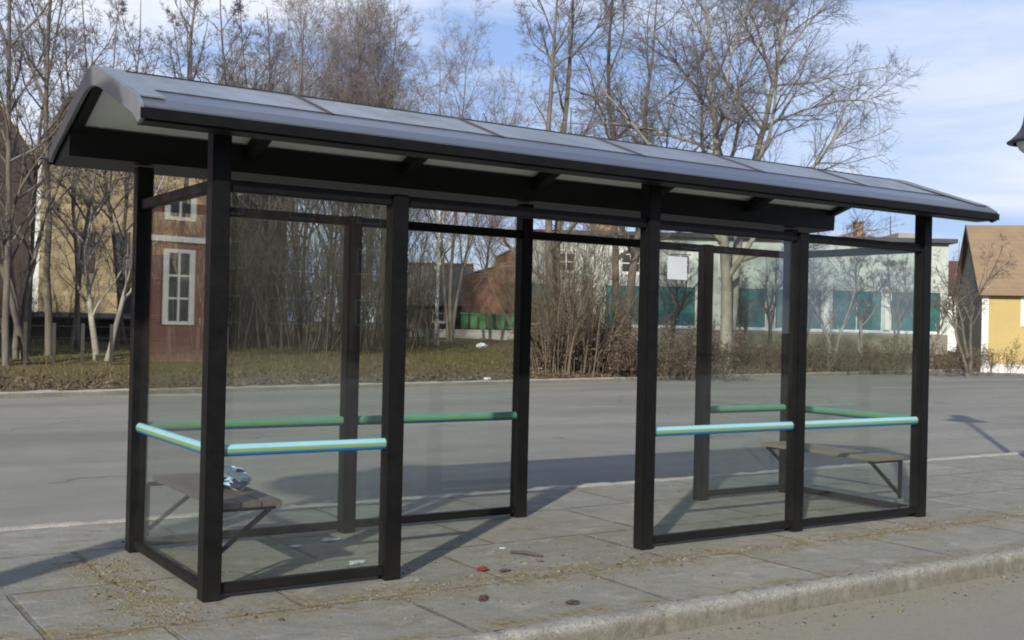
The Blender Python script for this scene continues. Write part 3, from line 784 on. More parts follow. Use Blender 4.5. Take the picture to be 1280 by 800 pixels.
def make_tree(name, seed, H, R, stems, st_spread, clear, limbs, limb_len, limb_ang, limb_trop, b2, b3, b4, l2, l3, l4, twig_r, bark, twig,
              wob=0.09, droop=0.0, shape='dome', leaf=None, leaf_n=1, leaf_size=0.05, lean=(0, 0), trunk_wob=0.035, b2_ang=0.75):
    rng = np.random.default_rng(seed)
    root = bpy.data.objects.new(name, None); root.empty_display_size = 0.3
    COL.objects.link(root)
    P0 = np.zeros((stems, 3)); P0[:, :2] = rng.normal(0, R*0.9 if stems > 1 else 0, (stems, 2)); P0[:, 2] = -0.15
    az = rng.uniform(0, 2*PI) + np.arange(stems)*2*PI/max(stems, 1) + rng.normal(0, 0.4, stems)
    D = unit(np.stack([np.cos(az)*st_spread + lean[0], np.sin(az)*st_spread + lean[1], np.ones(stems)], 1))
    Ln = H*(1 - (0.22*rng.random(stems) if stems > 1 else 0*rng.random(stems)))
    tp, td = grow(P0, D, Ln, 12, trunk_wob, 0.02, rng)
    R0 = np.full(stems, R)*(1 - (0.3*rng.random(stems) if stems > 1 else 0))
    tr = [tubes(tp, R0, 0.12, 9)]
    # root flare
    p, d, t, pl, rr = spawn(tp, td, Ln, R0, 0.12, limbs, clear, 0.97, limb_ang, rng)
    tt = (t-clear)/(1-clear)
    if shape == 'dome': sh_ = 0.55+0.45*np.sin(PI*np.clip(tt*0.85+0.2, 0, 1)) - 0.35*tt
    elif shape == 'cone': sh_ = 1.0-0.75*tt
    elif shape == 'broad': sh_ = 1.12-0.62*tt
    else: sh_ = 1.0-0.45*tt
    ll = limb_len*H*sh_*rng.uniform(0.75, 1.2, len(t))
    lr = np.minimum(rr*0.62, 0.30*R + 0.010*ll)
    lp, ld = grow(p, d, ll, 7, wob, limb_trop, rng)
    big = [tubes(lp, lr, 0.2, 6)]
    p, d, t, pl, rr = spawn(lp, ld, ll, lr, 0.2, b2, 0.18, 1.0, b2_ang, rng)
    l2_ = l2*pl*(1.05-0.55*t)*rng.uniform(0.7, 1.25, len(t))
    r2 = np.minimum(rr*0.6, 0.004+0.009*l2_)
    p2, d2 = grow(p, d, l2_, 5, wob*1.2, limb_trop*0.7-droop*0.4, rng)
    small = [tubes(p2, r2, 0.3, 5)]
    p, d, t, pl, rr = spawn(p2, d2, l2_, r2, 0.3, b3, 0.15, 1.0, 0.7, rng)
    l3_ = l3*pl*(1.05-0.5*t)*rng.uniform(0.7, 1.3, len(t))
    r3 = np.maximum(np.minimum(rr*0.65, 0.011), twig_r*1.1)
    p3, d3 = grow(p, d, l3_, 4, wob*1.4, 0.02-droop, rng)
    small.append(tubes(p3, r3, 0.5, 3))
    if b4:
        p, d, t, pl, rr = spawn(p3, d3, l3_, r3, 0.5, b4, 0.12, 1.0, 0.65, rng)
        l4_ = np.maximum(l4*pl*(1.1-0.5*t)*rng.uniform(0.7, 1.3, len(t)), 0.10)
        p4, d4 = grow(p, d, l4_, 2, wob*1.5, 0.01-droop*1.4, rng)
        small.append(tubes(p4, np.full(len(l4_), twig_r), 0.55, 3))
    V_, F_ = join(tr + big)
    np_mesh('trunk', V_, F_, bark, root)
    V_, F_ = join(small)
    mats = [twig]; mi = None
    if leaf is not None:
        src = p4[:, -1] if b4 else p3[:, -1]
        LV, LF = leaves(src, leaf_size, rng, leaf_n, 0.12)
        nF = len(F_)
        V_, F_ = join([(V_, F_), (LV, LF)])
        mats = [twig, leaf]; mi = np.concatenate([np.zeros(nF), np.ones(len(LF))])
    np_mesh('crown', V_, F_, mats, root, mi=mi)
    return root

def make_shrub(name, seed, H, spread, stems, b2, b3, mat, r0=0.012, twig_r=0.004, base=0.3, leaf=None, leaf_n=1, leaf_size=0.03, trop=0.04, ang=0.45):
    rng = np.random.default_rng(seed)
    root = bpy.data.objects.new(name, None); root.empty_display_size = 0.2
    COL.objects.link(root)
    P0 = np.zeros((stems, 3)); P0[:, 0] = rng.normal(0, base, stems); P0[:, 1] = rng.normal(0, base, stems); P0[:, 2] = -0.05
    az = np.arctan2(P0[:, 1], P0[:, 0]) + rng.normal(0, 0.7, stems); sp = np.abs(rng.normal(0, spread, stems))
    D = unit(np.stack([np.cos(az)*sp, np.sin(az)*sp, np.ones(stems)], 1))
    Ln = H*rng.uniform(0.5, 1.05, stems)
    p1, d1 = grow(P0, D, Ln, 7, 0.09, trop, rng)
    r1 = r0*rng.uniform(0.6, 1.5, stems)
    tr = tubes(p1, r1, 0.3, 5)
    p, d, t, pl, rr = spawn(p1, d1, Ln, r1, 0.3, b2, 0.12, 1.0, ang, rng)
    l2 = 0.42*pl*(1.1-0.7*t)*rng.uniform(0.6, 1.3, len(t))
    p2, d2 = grow(p, d, l2, 4, 0.13, 0.05, rng)
    sm = [tubes(p2, np.maximum(np.minimum(rr*0.6, 0.010), twig_r), 0.45, 3)]
    p, d, t, pl, rr = spawn(p2, d2, l2, rr*0.5, 0.4, b3, 0.1, 1.0, 0.6, rng)
    l3 = 0.5*pl*(1.1-0.6*t)*rng.uniform(0.6, 1.3, len(t))
    p3, d3 = grow(p, d, l3, 2, 0.15, 0.03, rng)
    sm.append(tubes(p3, np.full(len(l3), twig_r), 0.6, 3))
    np_mesh('stems', *tr, mat, root)
    V_, F_ = join(sm); mats = [mat]; mi = None
    if leaf is not None:
        LV, LF = leaves(np.concatenate([p3[:, -1], p2[:, 2]]), leaf_size, rng, leaf_n, 0.08)
        nF = len(F_); V_, F_ = join([(V_, F_), (LV, LF)]); mats = [mat, leaf]; mi = np.concatenate([np.zeros(nF), np.ones(len(LF))])
    np_mesh('branches', V_, F_, mats, root, mi=mi)
    return root

used = set()
def plant(proto, x, D, label, cat, group, rz=0.0, s=1.0, sz=None):
    o = proto if proto.name not in used else copy_tree(proto)
    used.add(proto.name)
    px, py = spot(x, D)
    o.location = (px, py, gz(px, py)-0.03)
    o.rotation_euler = (0, 0, rz)
    o.scale = (s, s, sz or s)
    tag(o, label, cat, group)
    return o

GT = 'bare trees beyond the far road'
slimA = make_tree('slender_tree', 11, 13.5, 0.085, 1, 0.02, 0.34, 20, 0.24, 0.72, 0.07, 8, 6, 4, 0.42, 0.45, 0.5, 0.0055, M['bark'], M['twig'], shape='dome')
slimB = make_tree('slender_tree', 12, 14.5, 0.10, 1, 0.03, 0.36, 20, 0.24, 0.62, 0.09, 8, 6, 4, 0.42, 0.45, 0.5, 0.0055, M['bark'], M['twig_grey'], shape='dome', trunk_wob=0.05)
slimC = make_tree('slender_tree', 14, 13.0, 0.09, 2, 0.08, 0.3, 16, 0.25, 0.68, 0.07, 8, 6, 4, 0.42, 0.45, 0.5, 0.0055, M['bark'], M['twig_grey'], shape='dome', trunk_wob=0.05)
birchA = make_tree('birch_tree', 13, 16.0, 0.11, 2, 0.05, 0.25, 26, 0.32, 0.50, 0.06, 9, 7, 4, 0.5, 0.52, 0.6, 0.0048, M['bark'], M['twig_pale'], shape='other', droop=0.0, wob=0.08)
birchB = make_tree('birch_tree', 16, 15.0, 0.11, 3, 0.08, 0.25, 18, 0.32, 0.50, 0.06, 9, 7, 4, 0.5, 0.52, 0.6, 0.0048, M['bark'], M['twig_pale'], shape='other', droop=0.0, wob=0.08)
birchC = make_tree('birch_tree', 18, 8.5, 0.10, 1, 0.03, 0.35, 16, 0.22, 0.5, 0.05, 6, 5, 4, 0.5, 0.5, 0.6, 0.005, M['bark_birch'], M['twig_pale'], shape='dome', lean=(-0.06, 0))
youngA = make_tree('young_tree', 17, 6.5, 0.10, 2, 0.30, 0.18, 12, 0.34, 0.65, 0.06, 7, 6, 4, 0.5, 0.5, 0.5, 0.0048, M['bark_pale'], M['twig'], trunk_wob=0.09)
youngB = make_tree('young_tree', 19, 7.5, 0.12, 3, 0.30, 0.3, 9, 0.32, 0.6, 0.05, 6, 4, 4, 0.5, 0.5, 0.5, 0.0048, M['bark'], M['twig'], trunk_wob=0.10)
bigA = make_tree('broad_tree', 21, 17.5, 0.21, 2, 0.06, 0.2, 11, 0.30, 0.85, 0.05, 10, 8, 6, 0.46, 0.5, 0.6, 0.0048, M['bark'], M['twig_grey'], trunk_wob=0.05, wob=0.13, shape='broad')
bigB = make_tree('broad_tree', 22, 17.0, 0.21, 2, 0.05, 0.2, 11, 0.28, 0.85, 0.05, 10, 8, 6, 0.46, 0.5, 0.6, 0.0048, M['bark'], M['twig_grey'], trunk_wob=0.06, wob=0.13, shape='broad')
bigC = make_tree('broad_tree', 29, 14.8, 0.27, 2, 0.10, 0.24, 16, 0.48, 0.92, 0.055, 11, 9, 6, 0.45, 0.5, 0.6, 0.0046, M['bark_pale'], M['twig_grey'], trunk_wob=0.045, wob=0.13, shape='broad')

plant(slimA, 9, 26, 'slim bare tree with straight trunk, first one beside the dark timber house', 'tree', GT, 0.3)
plant(slimB, 62, 29, 'slim reddish bare tree rising over the ochre brick hall left of the roof end', 'tree', GT, 1.0)
plant(slimC, 148, 35, 'slender bare tree above the left end of the shelter roof', 'tree', GT, 2.0)
plant(slimB, 216, 36, 'thick reddish bare tree rising second from the roof end', 'tree', GT, 3.3, 1.05)
plant(slimA, 287, 38, 'straight bare tree third along behind the roof above the corner post', 'tree', GT, 4.0, 1.05)
plant(slimC, 341, 40, 'bare tree leaning slightly, between the straight trunk and the hazy birches', 'tree', GT, 0.7, 1.1)
plant(slimA, 250, 46, 'fainter slim tree farther back between two nearer trunks', 'tree', GT, 5.1, 1.0)
plant(birchA, 405, 52, 'hazy grey birch crown, second from the left of the birch clump', 'tree', GT, 0.0, 0.96)
plant(birchB, 455, 50, 'tall birch with fine upright twigs in the middle of the birch clump', 'tree', GT, 2.2, 1.02)
plant(birchA, 500, 62, 'distant pale birch between the birch clump and the rounded birch', 'tree', GT, 3.1, 0.86)
plant(birchB, 562, 52, 'rounded hazy birch standing alone below the white cloud', 'tree', GT, 4.2, 0.92)
plant(birchA, 480, 55, 'upright birch at the right side of the birch clump', 'tree', GT, 3.9, 0.97)
plant(birchB, 372, 48, 'pale birch at the left side of the birch clump', 'tree', GT, 0.3, 0.98)
plant(birchB, 430, 66, 'faint distant birch filling the gap inside the birch clump', 'tree', GT, 0.9, 1.15)
plant(birchA, 600, 66, 'low faint birch between the rounded birch and the twin stemmed tree', 'tree', GT, 5.2, 0.75)
plant(birchA, 315, 60, 'faint birch behind the straight trunk above the corner post', 'tree', GT, 1.9, 0.95)
plant(birchC, 547, 44, 'white stemmed birch seen through the glass before the grey roofed house', 'tree', GT, 0.0, 1.0)
plant(bigA, 706, 40, 'large twin stemmed bare tree over the middle of the shelter roof', 'tree', GT, 0.4)
plant(bigB, 771, 42, 'large bare tree with forked dark trunk, between the twin stemmed tree and the pale trunk', 'tree', GT, 1.7)
plant(bigC, 906, 40, 'wide spreading bare tree with pale trunk, largest crown of all', 'tree', GT, 2.55)
plant(youngB, 26, 27, 'gnarled forked tree in front of the dark timber house', 'tree', GT, 0.5, 1.0)
plant(youngA, 127, 28.5, 'small forked tree standing on the grass before the ochre brick hall', 'tree', GT, 2.0, 0.92)
plant(slimC, 98, 31, 'bare tree in front of the ochre brick hall beside the roof end', 'tree', GT, 5.5, 0.9)
plant(slimA, 34, 32, 'slim bare tree before the white corner board of the timber house', 'tree', GT, 2.7, 0.97)
GM = 'small bare trees before the pale green building'
plant(youngA, 1077, 50, 'small bare tree under the right end of the roof before the teal windows', 'tree', GM, 0.2, 1.0)
plant(youngB, 1000, 52, 'small bare tree by the right middle post before the pale building', 'tree', GM, 1.2, 0.8)
plant(youngA, 930, 49, 'low bare tree beside the pale trunk of the spreading tree', 'tree', GM, 3.9, 0.75)
plant(youngB, 836, 50, 'small bare tree behind the white paper notice', 'tree', GM, 2.8, 0.8)
plant(youngA, 1163, 52, 'small bare tree at the right corner of the pale building', 'tree', GM, 5.0, 0.8)
plant(youngB, 962, 50, 'small bare tree left of the right middle post before the pale building', 'tree', GM, 0.4, 0.75)
plant(youngA, 1040, 47, 'small forked bare tree before the teal window nearest the right middle post', 'tree', GM, 2.6, 0.85)
plant(youngB, 1122, 49, 'small bare tree before the end teal window', 'tree', GM, 3.3, 0.85)
plant(youngB, 1213, 46, 'dark tangled bare tree at the gable of the yellow house', 'tree', GM, 4.4, 0.85)

# thicket, brown shrubs and hedges
GS = 'tangled grey brown shrubs of the thicket'
thA = make_shrub('thicket_shrub', 41, 4.8, 0.26, 34, 8, 6, M['stem_olive'], 0.016, 0.0055, 0.8)
thB = make_shrub('thicket_shrub', 42, 5.2, 0.22, 32, 8, 6, M['stem_olive'], 0.018, 0.0055, 0.9)
spots = [(296, 37, 'at the corner post, foot in the grass'), (334, 40, 'second along, behind the handrail'), (372, 36, 'third along, standing nearest the kerb'),
         (410, 40, 'left of the rear middle post'), (450, 37, 'right of the rear middle post'), (476, 44, 'left of the second front post'), (350, 46, 'farther back, between its nearer neighbours'),
         (505, 42, 'at the left foot of the white stemmed birch'), (250, 36, 'behind the left glass end'), (18, 33, 'lowest, before the dark timber house'), (84, 34, 'low, before the long low shed')]
for i, (x, D, w) in enumerate(spots):
    plant((thA, thB)[i % 2], x, D, 'tangled bare shrub, ' + w, 'shrub', GS, i*1.3, (0.95+0.12*((i*7) % 3)) if x > 200 else 0.45)
GR = 'tall brown stemmed bushes by the far kerb'
br = make_shrub('brown_bush', 43, 5.4, 0.20, 46, 8, 6, M['stem_tan'], 0.018, 0.0055, 0.45)
for i, (x, D, s, w) in enumerate([(700, 35, 1.0, 'tallest of the clump below the twin stemmed tree'), (732, 36, 0.95, 'beside the tallest one toward the dark trunk'), (684, 38, 0.6, 'partly hidden by the rear post'), (762, 38, 0.62, 'shortest, below the single dark trunk')]):
    plant(br, x, D, 'upright brown stemmed bush, ' + w, 'bush', GR, i*2.0, s)
GL = 'low brown shrubs along the far kerb'
low = make_shrub('low_shrub', 44, 1.45, 0.6, 36, 8, 5, M['twig_red'], 0.010, 0.006, 0.5, M['leaf_brown'], 1, 0.04)
names_low = ['under the tallest brown bush', 'under the single dark trunk', 'left of the middle front post', 'right of the middle front post', 'below the white paper notice', 'left of the rear gap post', 'right of the rear gap post']
for i, x in enumerate((676, 712, 748, 784, 820, 852, 884)):
    plant(low, x, 35.5+0.25*i, 'low reddish brown shrub by the kerb, ' + names_low[i], 'shrub', GL, i*1.1, 0.75+0.22*((i*3) % 4)/1.2)
GP = 'pale dry shrubs below the teal windows'
pale = make_shrub('pale_shrub', 45, 1.6, 0.5, 24, 8, 5, M['stem_tan'], 0.010, 0.006, 0.7, M['leaf_brown'], 1, 0.035)
wh = ['beside the spreading tree trunk', 'left of the right rear corner post', 'between the right rear corner and middle post', 'right of the right middle post', 'below the second teal window from the end', 'below the end teal window', 'under the small tree at the right corner', 'at the corner post under the roof end', 'before the white walled cottage', 'under the tangled tree at the gable', 'before the white plinth of the yellow house']
for i, x in enumerate((915, 948, 978, 1012, 1046, 1080, 1112, 1145, 1180, 1206, 1252)):
    plant(pale, x, 43+0.45*i, 'pale dry shrub, ' + wh[i], 'shrub', GP, i*0.9, 0.62+0.22*((i*5) % 4)/1.5)

# tufts of dry grass on the verge and a strip of fallen leaves by the far kerb
r = np.random.default_rng(5)
n = 26000
u = r.uniform(-6, 40, n); s = np.abs(r.normal(0, 11, n))+0.25
y = 17.5+0.185*u+s*1.017
z = 0.85*(1-np.exp(-s/8))
a = r.uniform(0, 2*PI, n); h = r.uniform(0.05, 0.17, n); w = r.uniform(0.006, 0.014, n)
dx, dy = np.cos(a), np.sin(a); ln = r.normal(0, 0.06, (n, 2))
V = np.stack([np.stack([u-dx*w, y-dy*w, z-0.03], 1), np.stack([u+dx*w, y+dy*w, z-0.03], 1), np.stack([u+ln[:, 0], y+ln[:, 1], z+h], 1)], 1)
M['drygrass'] = simple('dry_grass', (0.115, 0.096, 0.036), (0.17, 0.137, 0.066), 0.5, 0.9)
M['olivegrass'] = simple('olive_grass', (0.085, 0.078, 0.024), (0.11, 0.095, 0.034), 0.5, 0.9)
o = np_mesh('grass', V.reshape(-1, 3), np.arange(n*3).reshape(n, 3), [M['drygrass'], M['olivegrass']], smooth=False, mi=(r.random(n) > 0.5).astype(int))
tag(o, 'dry olive grass growing on the verge beyond the road', 'grass', kind='stuff')
n = 5000
u = r.uniform(-6, 34, n); s = np.abs(r.normal(0, 1.3, n))+0.1
y = 17.5+0.185*u+s*1.017
LV, LF = leaves(np.stack([u, y, 0.85*(1-np.exp(-s/8))+0.03], 1), 0.055, r, 1, 0.01)
o = np_mesh('fallen_leaves', LV, LF, [M['brownleaf'], M['leaf_brown'], M['leaf_brown']], smooth=False, mi=r.integers(0, 3, n))
tag(o, 'fallen brown leaves lying along the far kerb', 'leaves', kind='stuff')
for i, (x, yy, sz, w) in enumerate(((609, 473, 0.22, 'left of the rear post'), (676, 467, 0.2, 'under the tallest brown bush'), (703, 466, 0.26, 'right of the tallest brown bush'), (602, 443, 0.5, 'farther up the grass behind the glass'))):
    g = gpt(x, yy, 0.05 if i < 3 else 0.35)
    o = crumple('litter_scrap', (float(g[0]), float(g[1]), gz(float(g[0]), float(g[1]))), (sz, sz*0.7, sz*0.35), [M['paper']], 60+i)
    tag(o, 'white scrap of litter on the far verge, ' + w, 'litter', 'litter on the far verge')

# wire fence on the left verge
fx = empty('wire_fence', (0, 0, 0))
tag(fx, 'low wire fence with thin wooden posts along the left verge', 'fence')
pp = []
for k in range(10):
    x, D = -40+k*36, 25.6+0.42*k
    px, py = spot(x, D); z = gz(px, py); pp.append((px, py, z))
    MB().box((px-0.035, py-0.035, z-0.1), (px+0.035, py+0.035, z+1.0)).build('fence_post', M['fence'], fx)
mb = MB()
for a, c in zip(pp[:-1], pp[1:]):
    for h in (0.35, 0.65, 0.93):
        mb.bar((a[0], a[1], a[2]+h), (c[0], c[1], c[2]+h), 0.006, 0.006)
mb.build('wire', M['fence'], fx)

# ------------------------------------------------------------------ buildings
def wall_open(w, h, openings, depth=0.15, z0=0.0, mat=None, parent=None, name='wall', back=None):
    """front wall in the local xz plane at y = 0 with real openings and reveals, closed to a box of depth `back`"""
    xs = sorted({0.0, w, *[q for o in openings for q in (o[0], o[1])]})
    zs = sorted({z0, h, *[q for o in openings for q in (o[2], o[3])]})
    mb = MB(); idx = {}
    def vid(x, y, z):
        k = (round(x, 4), round(y, 4), round(z, 4))
        if k not in idx:
            idx[k] = len(mb.v); mb.v.append(k)
        return idx[k]
    def q(*c):
        mb.f.append(tuple(vid(*p) for p in c)); mb.m.append(0)
    for i in range(len(xs)-1):
        for j in range(len(zs)-1):
            x0, x1, a, b = xs[i], xs[i+1], zs[j], zs[j+1]
            cx, cz = (x0+x1)/2, (a+b)/2
            if any(o[0] < cx < o[1] and o[2] < cz < o[3] for o in openings): continue
            q((x0,0,a), (x1,0,a), (x1,0,b), (x0,0,b))
    for o in openings:
        x0, x1, a, b = o
        q((x0,0,a), (x0,depth,a), (x0,depth,b), (x0,0,b)); q((x1,0,a), (x1,0,b), (x1,depth,b), (x1,depth,a))
        q((x0,0,a), (x1,0,a), (x1,depth,a), (x0,depth,a)); q((x0,0,b), (x0,depth,b), (x1,depth,b), (x1,0,b))
    B = back
    q((0,0,z0), (0,0,h), (0,B,h), (0,B,z0)); q((w,0,z0), (w,B,z0), (w,B,h), (w,0,h)); q((0,B,z0), (0,B,h), (w,B,h), (w,B,z0))
    q((0,0,h), (w,0,h), (w,B,h), (0,B,h))
    me = bpy.data.meshes.new(name); me.from_pydata(mb.v, [], mb.f); me.materials.append(mat); me.update()
    return link(bpy.data.objects.new(name, me), parent)

def window(parent, x0, x1, z0, z1, frame, pane, bars=(1, 1), y=0.10, fwid=0.06, sill=True, name='window', casing=0.0):
    mb = MB(); d0, d1 = y-0.04, y+0.02
    f = fwid
    mb.box((x0, d0, z0), (x0+f, d1, z1)).box((x1-f, d0, z0), (x1, d1, z1)).box((x0+f, d0, z0), (x1-f, d1, z0+f)).box((x0+f, d0, z1-f), (x1-f, d1, z1))
    for i in range(1, bars[0]):
        xx = x0+(x1-x0)*i/bars[0]; mb.box((xx-f*0.35, d0+0.008, z0+f), (xx+f*0.35, d1-0.004, z1-f))
    for i in range(1, bars[1]):
        zz = z0+(z1-z0)*i/bars[1]; mb.box((x0+f, d0+0.012, zz-f*0.3), (x1-f, d1-0.008, zz+f*0.3))
    if casing:
        c = casing
        mb.box((x0-c, -0.03, z0-c), (x0-0.001, 0.0-0.002, z1+c)).box((x1+0.001, -0.03, z0-c), (x1+c, -0.002, z1+c)).box((x0-0.001, -0.03, z1), (x1+0.001, -0.002, z1+c)).box((x0-0.001, -0.03, z0-c), (x1+0.001, -0.002, z0))
    w = mb.build(name, frame, parent)
    MB().box((x0+f*0.5, y-0.004, z0+f*0.5), (x1-f*0.5, y+0.004, z1-f*0.5)).build('pane', pane, w)
    if sill:
        MB().box((x0-0.05, -0.07, z0-0.09), (x1+0.05, 0.03, z0-0.005)).build('sill', frame, w)
    return w

def gable_roof(parent, w, d, ze, zr, over, mat, trim=None, ridge=None, thick=0.12, gable=None):
    """ridge along local x"""
    m = d/2; k = (zr-ze)/m
    pr = [(-over, ze-over*k), (m, zr), (d+over, ze-over*k), (d+over, ze-over*k-thick), (m, zr-thick*1.2), (-over, ze-over*k-thick)]
    rf = MB().prism_x(pr, -over*0.7, w+over*0.7).build('roof', mat, parent)
    if gable:
        for x in (0.0, w-0.05):
            MB().prism_x([(0.0, ze-0.02), (m, zr-thick*1.3), (d, ze-0.02)], x+0.002, x+0.048).build('gable', gable, parent)
    if trim:
        for x in (-over*0.7-0.03, w+over*0.7):
            MB().prism_x([(-over-0.02, ze-over*k+0.03), (m, zr+0.04), (d+over+0.02, ze-over*k+0.03), (d+over+0.02, ze-over*k-0.22), (m, zr-0.22), (-over-0.02, ze-over*k-0.22)], x, x+0.03).build('bargeboard', trim, rf)
    if ridge:
        MB().tube([(-over*0.7, m, zr+0.01), (w+over*0.7, m, zr+0.01)], [0.11, 0.11], 8).build('ridge', ridge, rf)
    return rf

AX = -YAW      # rotation of a facade square to the camera axis

# pale green building with teal windows
D = 60.0
x0, x1 = 652, 1184
px, py = spot(x0, D); zb = gz(px, py)-0.25
b = empty('pale_green_building', (px, py, zb), AX)
tag(b, 'long pale green two storey building with flat dark roof and wide teal windows', 'building')
k = D/F_PX
W_ = (x1-x0)*k; H_ = 6.45-zb
lx = lambda x: (x-x0)*k
teal = [(655, 692), (755, 803), (820, 870), (910, 958), (968, 1028), (1039, 1103), (1113, 1177)]
ops = [(lx(a), lx(c), 1.66-zb, 3.86-zb) for a, c in teal]
upw = [(774, 800), (836, 862), (898, 924), (694, 718)]
ops2 = [(lx(a), lx(c), 4.45-zb, 5.55-zb) for a, c in upw]
wall_open(W_, H_, ops+ops2, 0.16, 0.0, M['mint'], b, back=9.0)
for i, o_ in enumerate(ops):
    window(b, *o_, M['whitetrim'], M['teal'], (2 if o_[1]-o_[0] > 2.4 else 1, 1), y=0.09, fwid=0.06)
for o_ in ops2:
    window(b, *o_, M['whitetrim'], M['winglass'], (2, 2), y=0.11, fwid=0.10, casing=0.09, sill=False)
MB().box((-0.02, -0.05, 0.0), (W_+0.02, -0.003, 1.55-zb)).build('plinth', M['mintlow'], b)
MB().box((-0.3, -0.35, H_), (W_+0.35, 9.3, H_+0.22)).build('roof', M['slate'], b)
for xx in (745, 811, 1032, 1108):
    MB().box((lx(xx)-0.13, -0.09, 1.75-zb), (lx(xx)+0.13, -0.002, 3.9-zb)).build('pilaster', M['whitetrim'], b)
MB().box((lx(1085), 2.5, H_+0.22), (lx(1095), 3.0, H_+1.2)).box((lx(1084), 2.46, H_+1.2), (lx(1096), 3.04, H_+1.3)).build('chimney', M['brickdull'], b)
MB().tube([(lx(1134), 3, H_+0.2), (lx(1134), 3, H_+1.7)], [0.03, 0.025], 6).build('antenna_pole', M['maroon'], b)
MB().box((lx(1130), 1.2, H_+0.22), (lx(1172), 4.0, H_+0.62)).build('roof_hatch', M['concrete'], b)

# brick building with the green bins
D = 63.0; x0, x1 = 577, 668; k = D/F_PX
px, py = spot(x0, D); zb = gz(px, py)-0.2
b = empty('brick_building', (px, py, zb), AX)
tag(b, 'orange red brick building with sloping parapet behind the row of green bins', 'building')
W_ = (x1-x0)*k
pr = [(0, 0), (W_, 0), (W_, zat(660, 305, D)-zb), (lx(640) if 0 else (640-x0)*k, zat(640, 311, D)-zb), ((617-x0)*k, zat(617, 322, D)-zb), ((616-x0)*k, zat(616, 334, D)-zb), (0, zat(578, 345, D)-zb)]
mb = MB(); n = len(pr)
mb.add([(x, 0, z) for x, z in pr]+[(x, 7, z) for x, z in pr], [tuple(range(n)), tuple(range(2*n-1, n-1, -1))]+[(i, n+i, n+(i+1) % n, (i+1) % n) for i in range(n)])
mb.build('wall', M['brickdull'], b)
mb = MB()
for (xa, za), (xb, zb2) in zip(pr[2:-1], pr[3:]):
    if abs(xa-xb) > 0.2:
        mb.bar((xa, 3.5, za+0.04), (xb, 3.5, zb2+0.04), 7.2, 0.08, upv=(0, 0, 1))
mb.build('coping', M['concrete'], b)

# low garden wall in front
D = 58.0; k = D/F_PX
px, py = spot(480, D); zb = gz(px, py)
b = MB().box((0, 0, -0.3), ((668-480)*k, 0.25, 0.38)).box((-0.02, -0.04, 0.38), ((668-480)*k+0.02, 0.29, 0.45)).build('low_wall', M['concrete'])
b.location = (px, py, zb); b.rotation_euler = (0, 0, AX)
tag(b, 'low pale concrete wall at the back of the grass before the brick building', 'wall')

# green wheelie bins
def make_bin():
    r_ = empty('wheelie_bin', (0, 0, 0))
    mb = MB()
    q = [(-0.24, -0.26, 0.10), (0.24, -0.26, 0.10), (0.24, 0.24, 0.10), (-0.24, 0.24, 0.10), (-0.29, -0.36, 0.98), (0.29, -0.36, 0.98), (0.29, 0.30, 0.98), (-0.29, 0.30, 0.98)]
    mb.add(q, [(0,3,2,1),(4,5,6,7),(0,1,5,4),(1,2,6,5),(2,3,7,6),(3,0,4,7)])
    mb.build('body', M['greenbin'], r_, bevel=0.03)
    mb = MB().prism_x([(-0.40, 0.985), (-0.40, 1.02), (-0.1, 1.09), (0.33, 1.07), (0.35, 0.985)], -0.305, 0.305)
    mb.build('lid', M['greenbin'], r_)
    for sx_ in (-0.25, 0.25):
        MB().tube([(sx_-0.03, 0.26, 0.10), (sx_+0.03, 0.26, 0.10)], [0.10, 0.10], 14).build('wheel', M['rubber'], r_)
    return r_
pb = make_bin()
wb = ['first from the grey roofed house', 'second from the grey roofed house', 'third from the grey roofed house', 'fourth from the grey roofed house', 'fifth from the grey roofed house', 'nearest the rear shelter post']
for i, x in enumerate((581, 592.5, 604, 615.5, 627, 638.5)):
    o = pb if i == 0 else copy_tree(pb)
    px, py = spot(x, 60.5)
    o.location = (px, py, gz(px, py)+0.42); o.rotation_euler = (0, 0, AX+0.04*math.sin(i*2.1)); o.scale = (0.74, 0.86, 0.86)
    tag(o, 'green wheelie bin in front of the brick wall, ' + wb[i], 'bin', 'green bins in a row')
px, py = spot(576, 60.0); ww = (668-576)*60/F_PX
b = MB().box((0, 0, -0.6), (ww, 1.2, 0.42)).build('bin_platform', M['concrete']); b.location = (px, py, gz(px, py)); b.rotation_euler = (0, 0, AX)
tag(b, 'raised concrete platform under the green bins', 'platform')

# grey roofed house
D = 70.0; x0, x1 = 508, 584; k = D/F_PX
px, py = spot(x0, D); zb = gz(px, py)-0.2
b = empty('grey_roofed_house', (px, py, zb), AX)
tag(b, 'dark house with grey tiled roof and red ridge behind the white stemmed birch', 'house')
W_ = (x1-x0)*k; ze = zat(560, 376, D)-zb
wall_open(W_, ze, [(1.6, 2.4, 1.0, 2.1)], 0.14, 0.0, M['darktimber'], b, back=6.0)
window(b, 1.6, 2.4, 1.0, 2.1, M['whitetrim'], M['winglass'], (2, 2))
gable_roof(b, W_, 6.0, ze, zat(560, 331, D+3)-zb, 0.3, M['tilegrey'], ridge=M['ridgered'], gable=M['darktimber'])

# ochre brick house behind the brown bushes
D = 72.0; x0, x1 = 742, 777; k = D/F_PX
px, py = spot(x0, D); zb = gz(px, py)-0.2
b = empty('ochre_brick_house', (px, py, zb), AX)
tag(b, 'tall narrow ochre brick house rising behind the pale green building', 'house')
W_ = (x1-x0)*k; ze = zat(760, 268, D)-zb
wall_open(W_, ze, [(0.5, 1.1, 4.6, 5.8)], 0.14, 0.0, M['orange'], b, back=5.0)
window(b, 0.5, 1.1, 4.6, 5.8, M['whitetrim'], M['winglass'], (2, 2))
gable_roof(b, W_, 5.0, ze, ze+0.9, 0.12, M['tile'], gable=M['orange'])

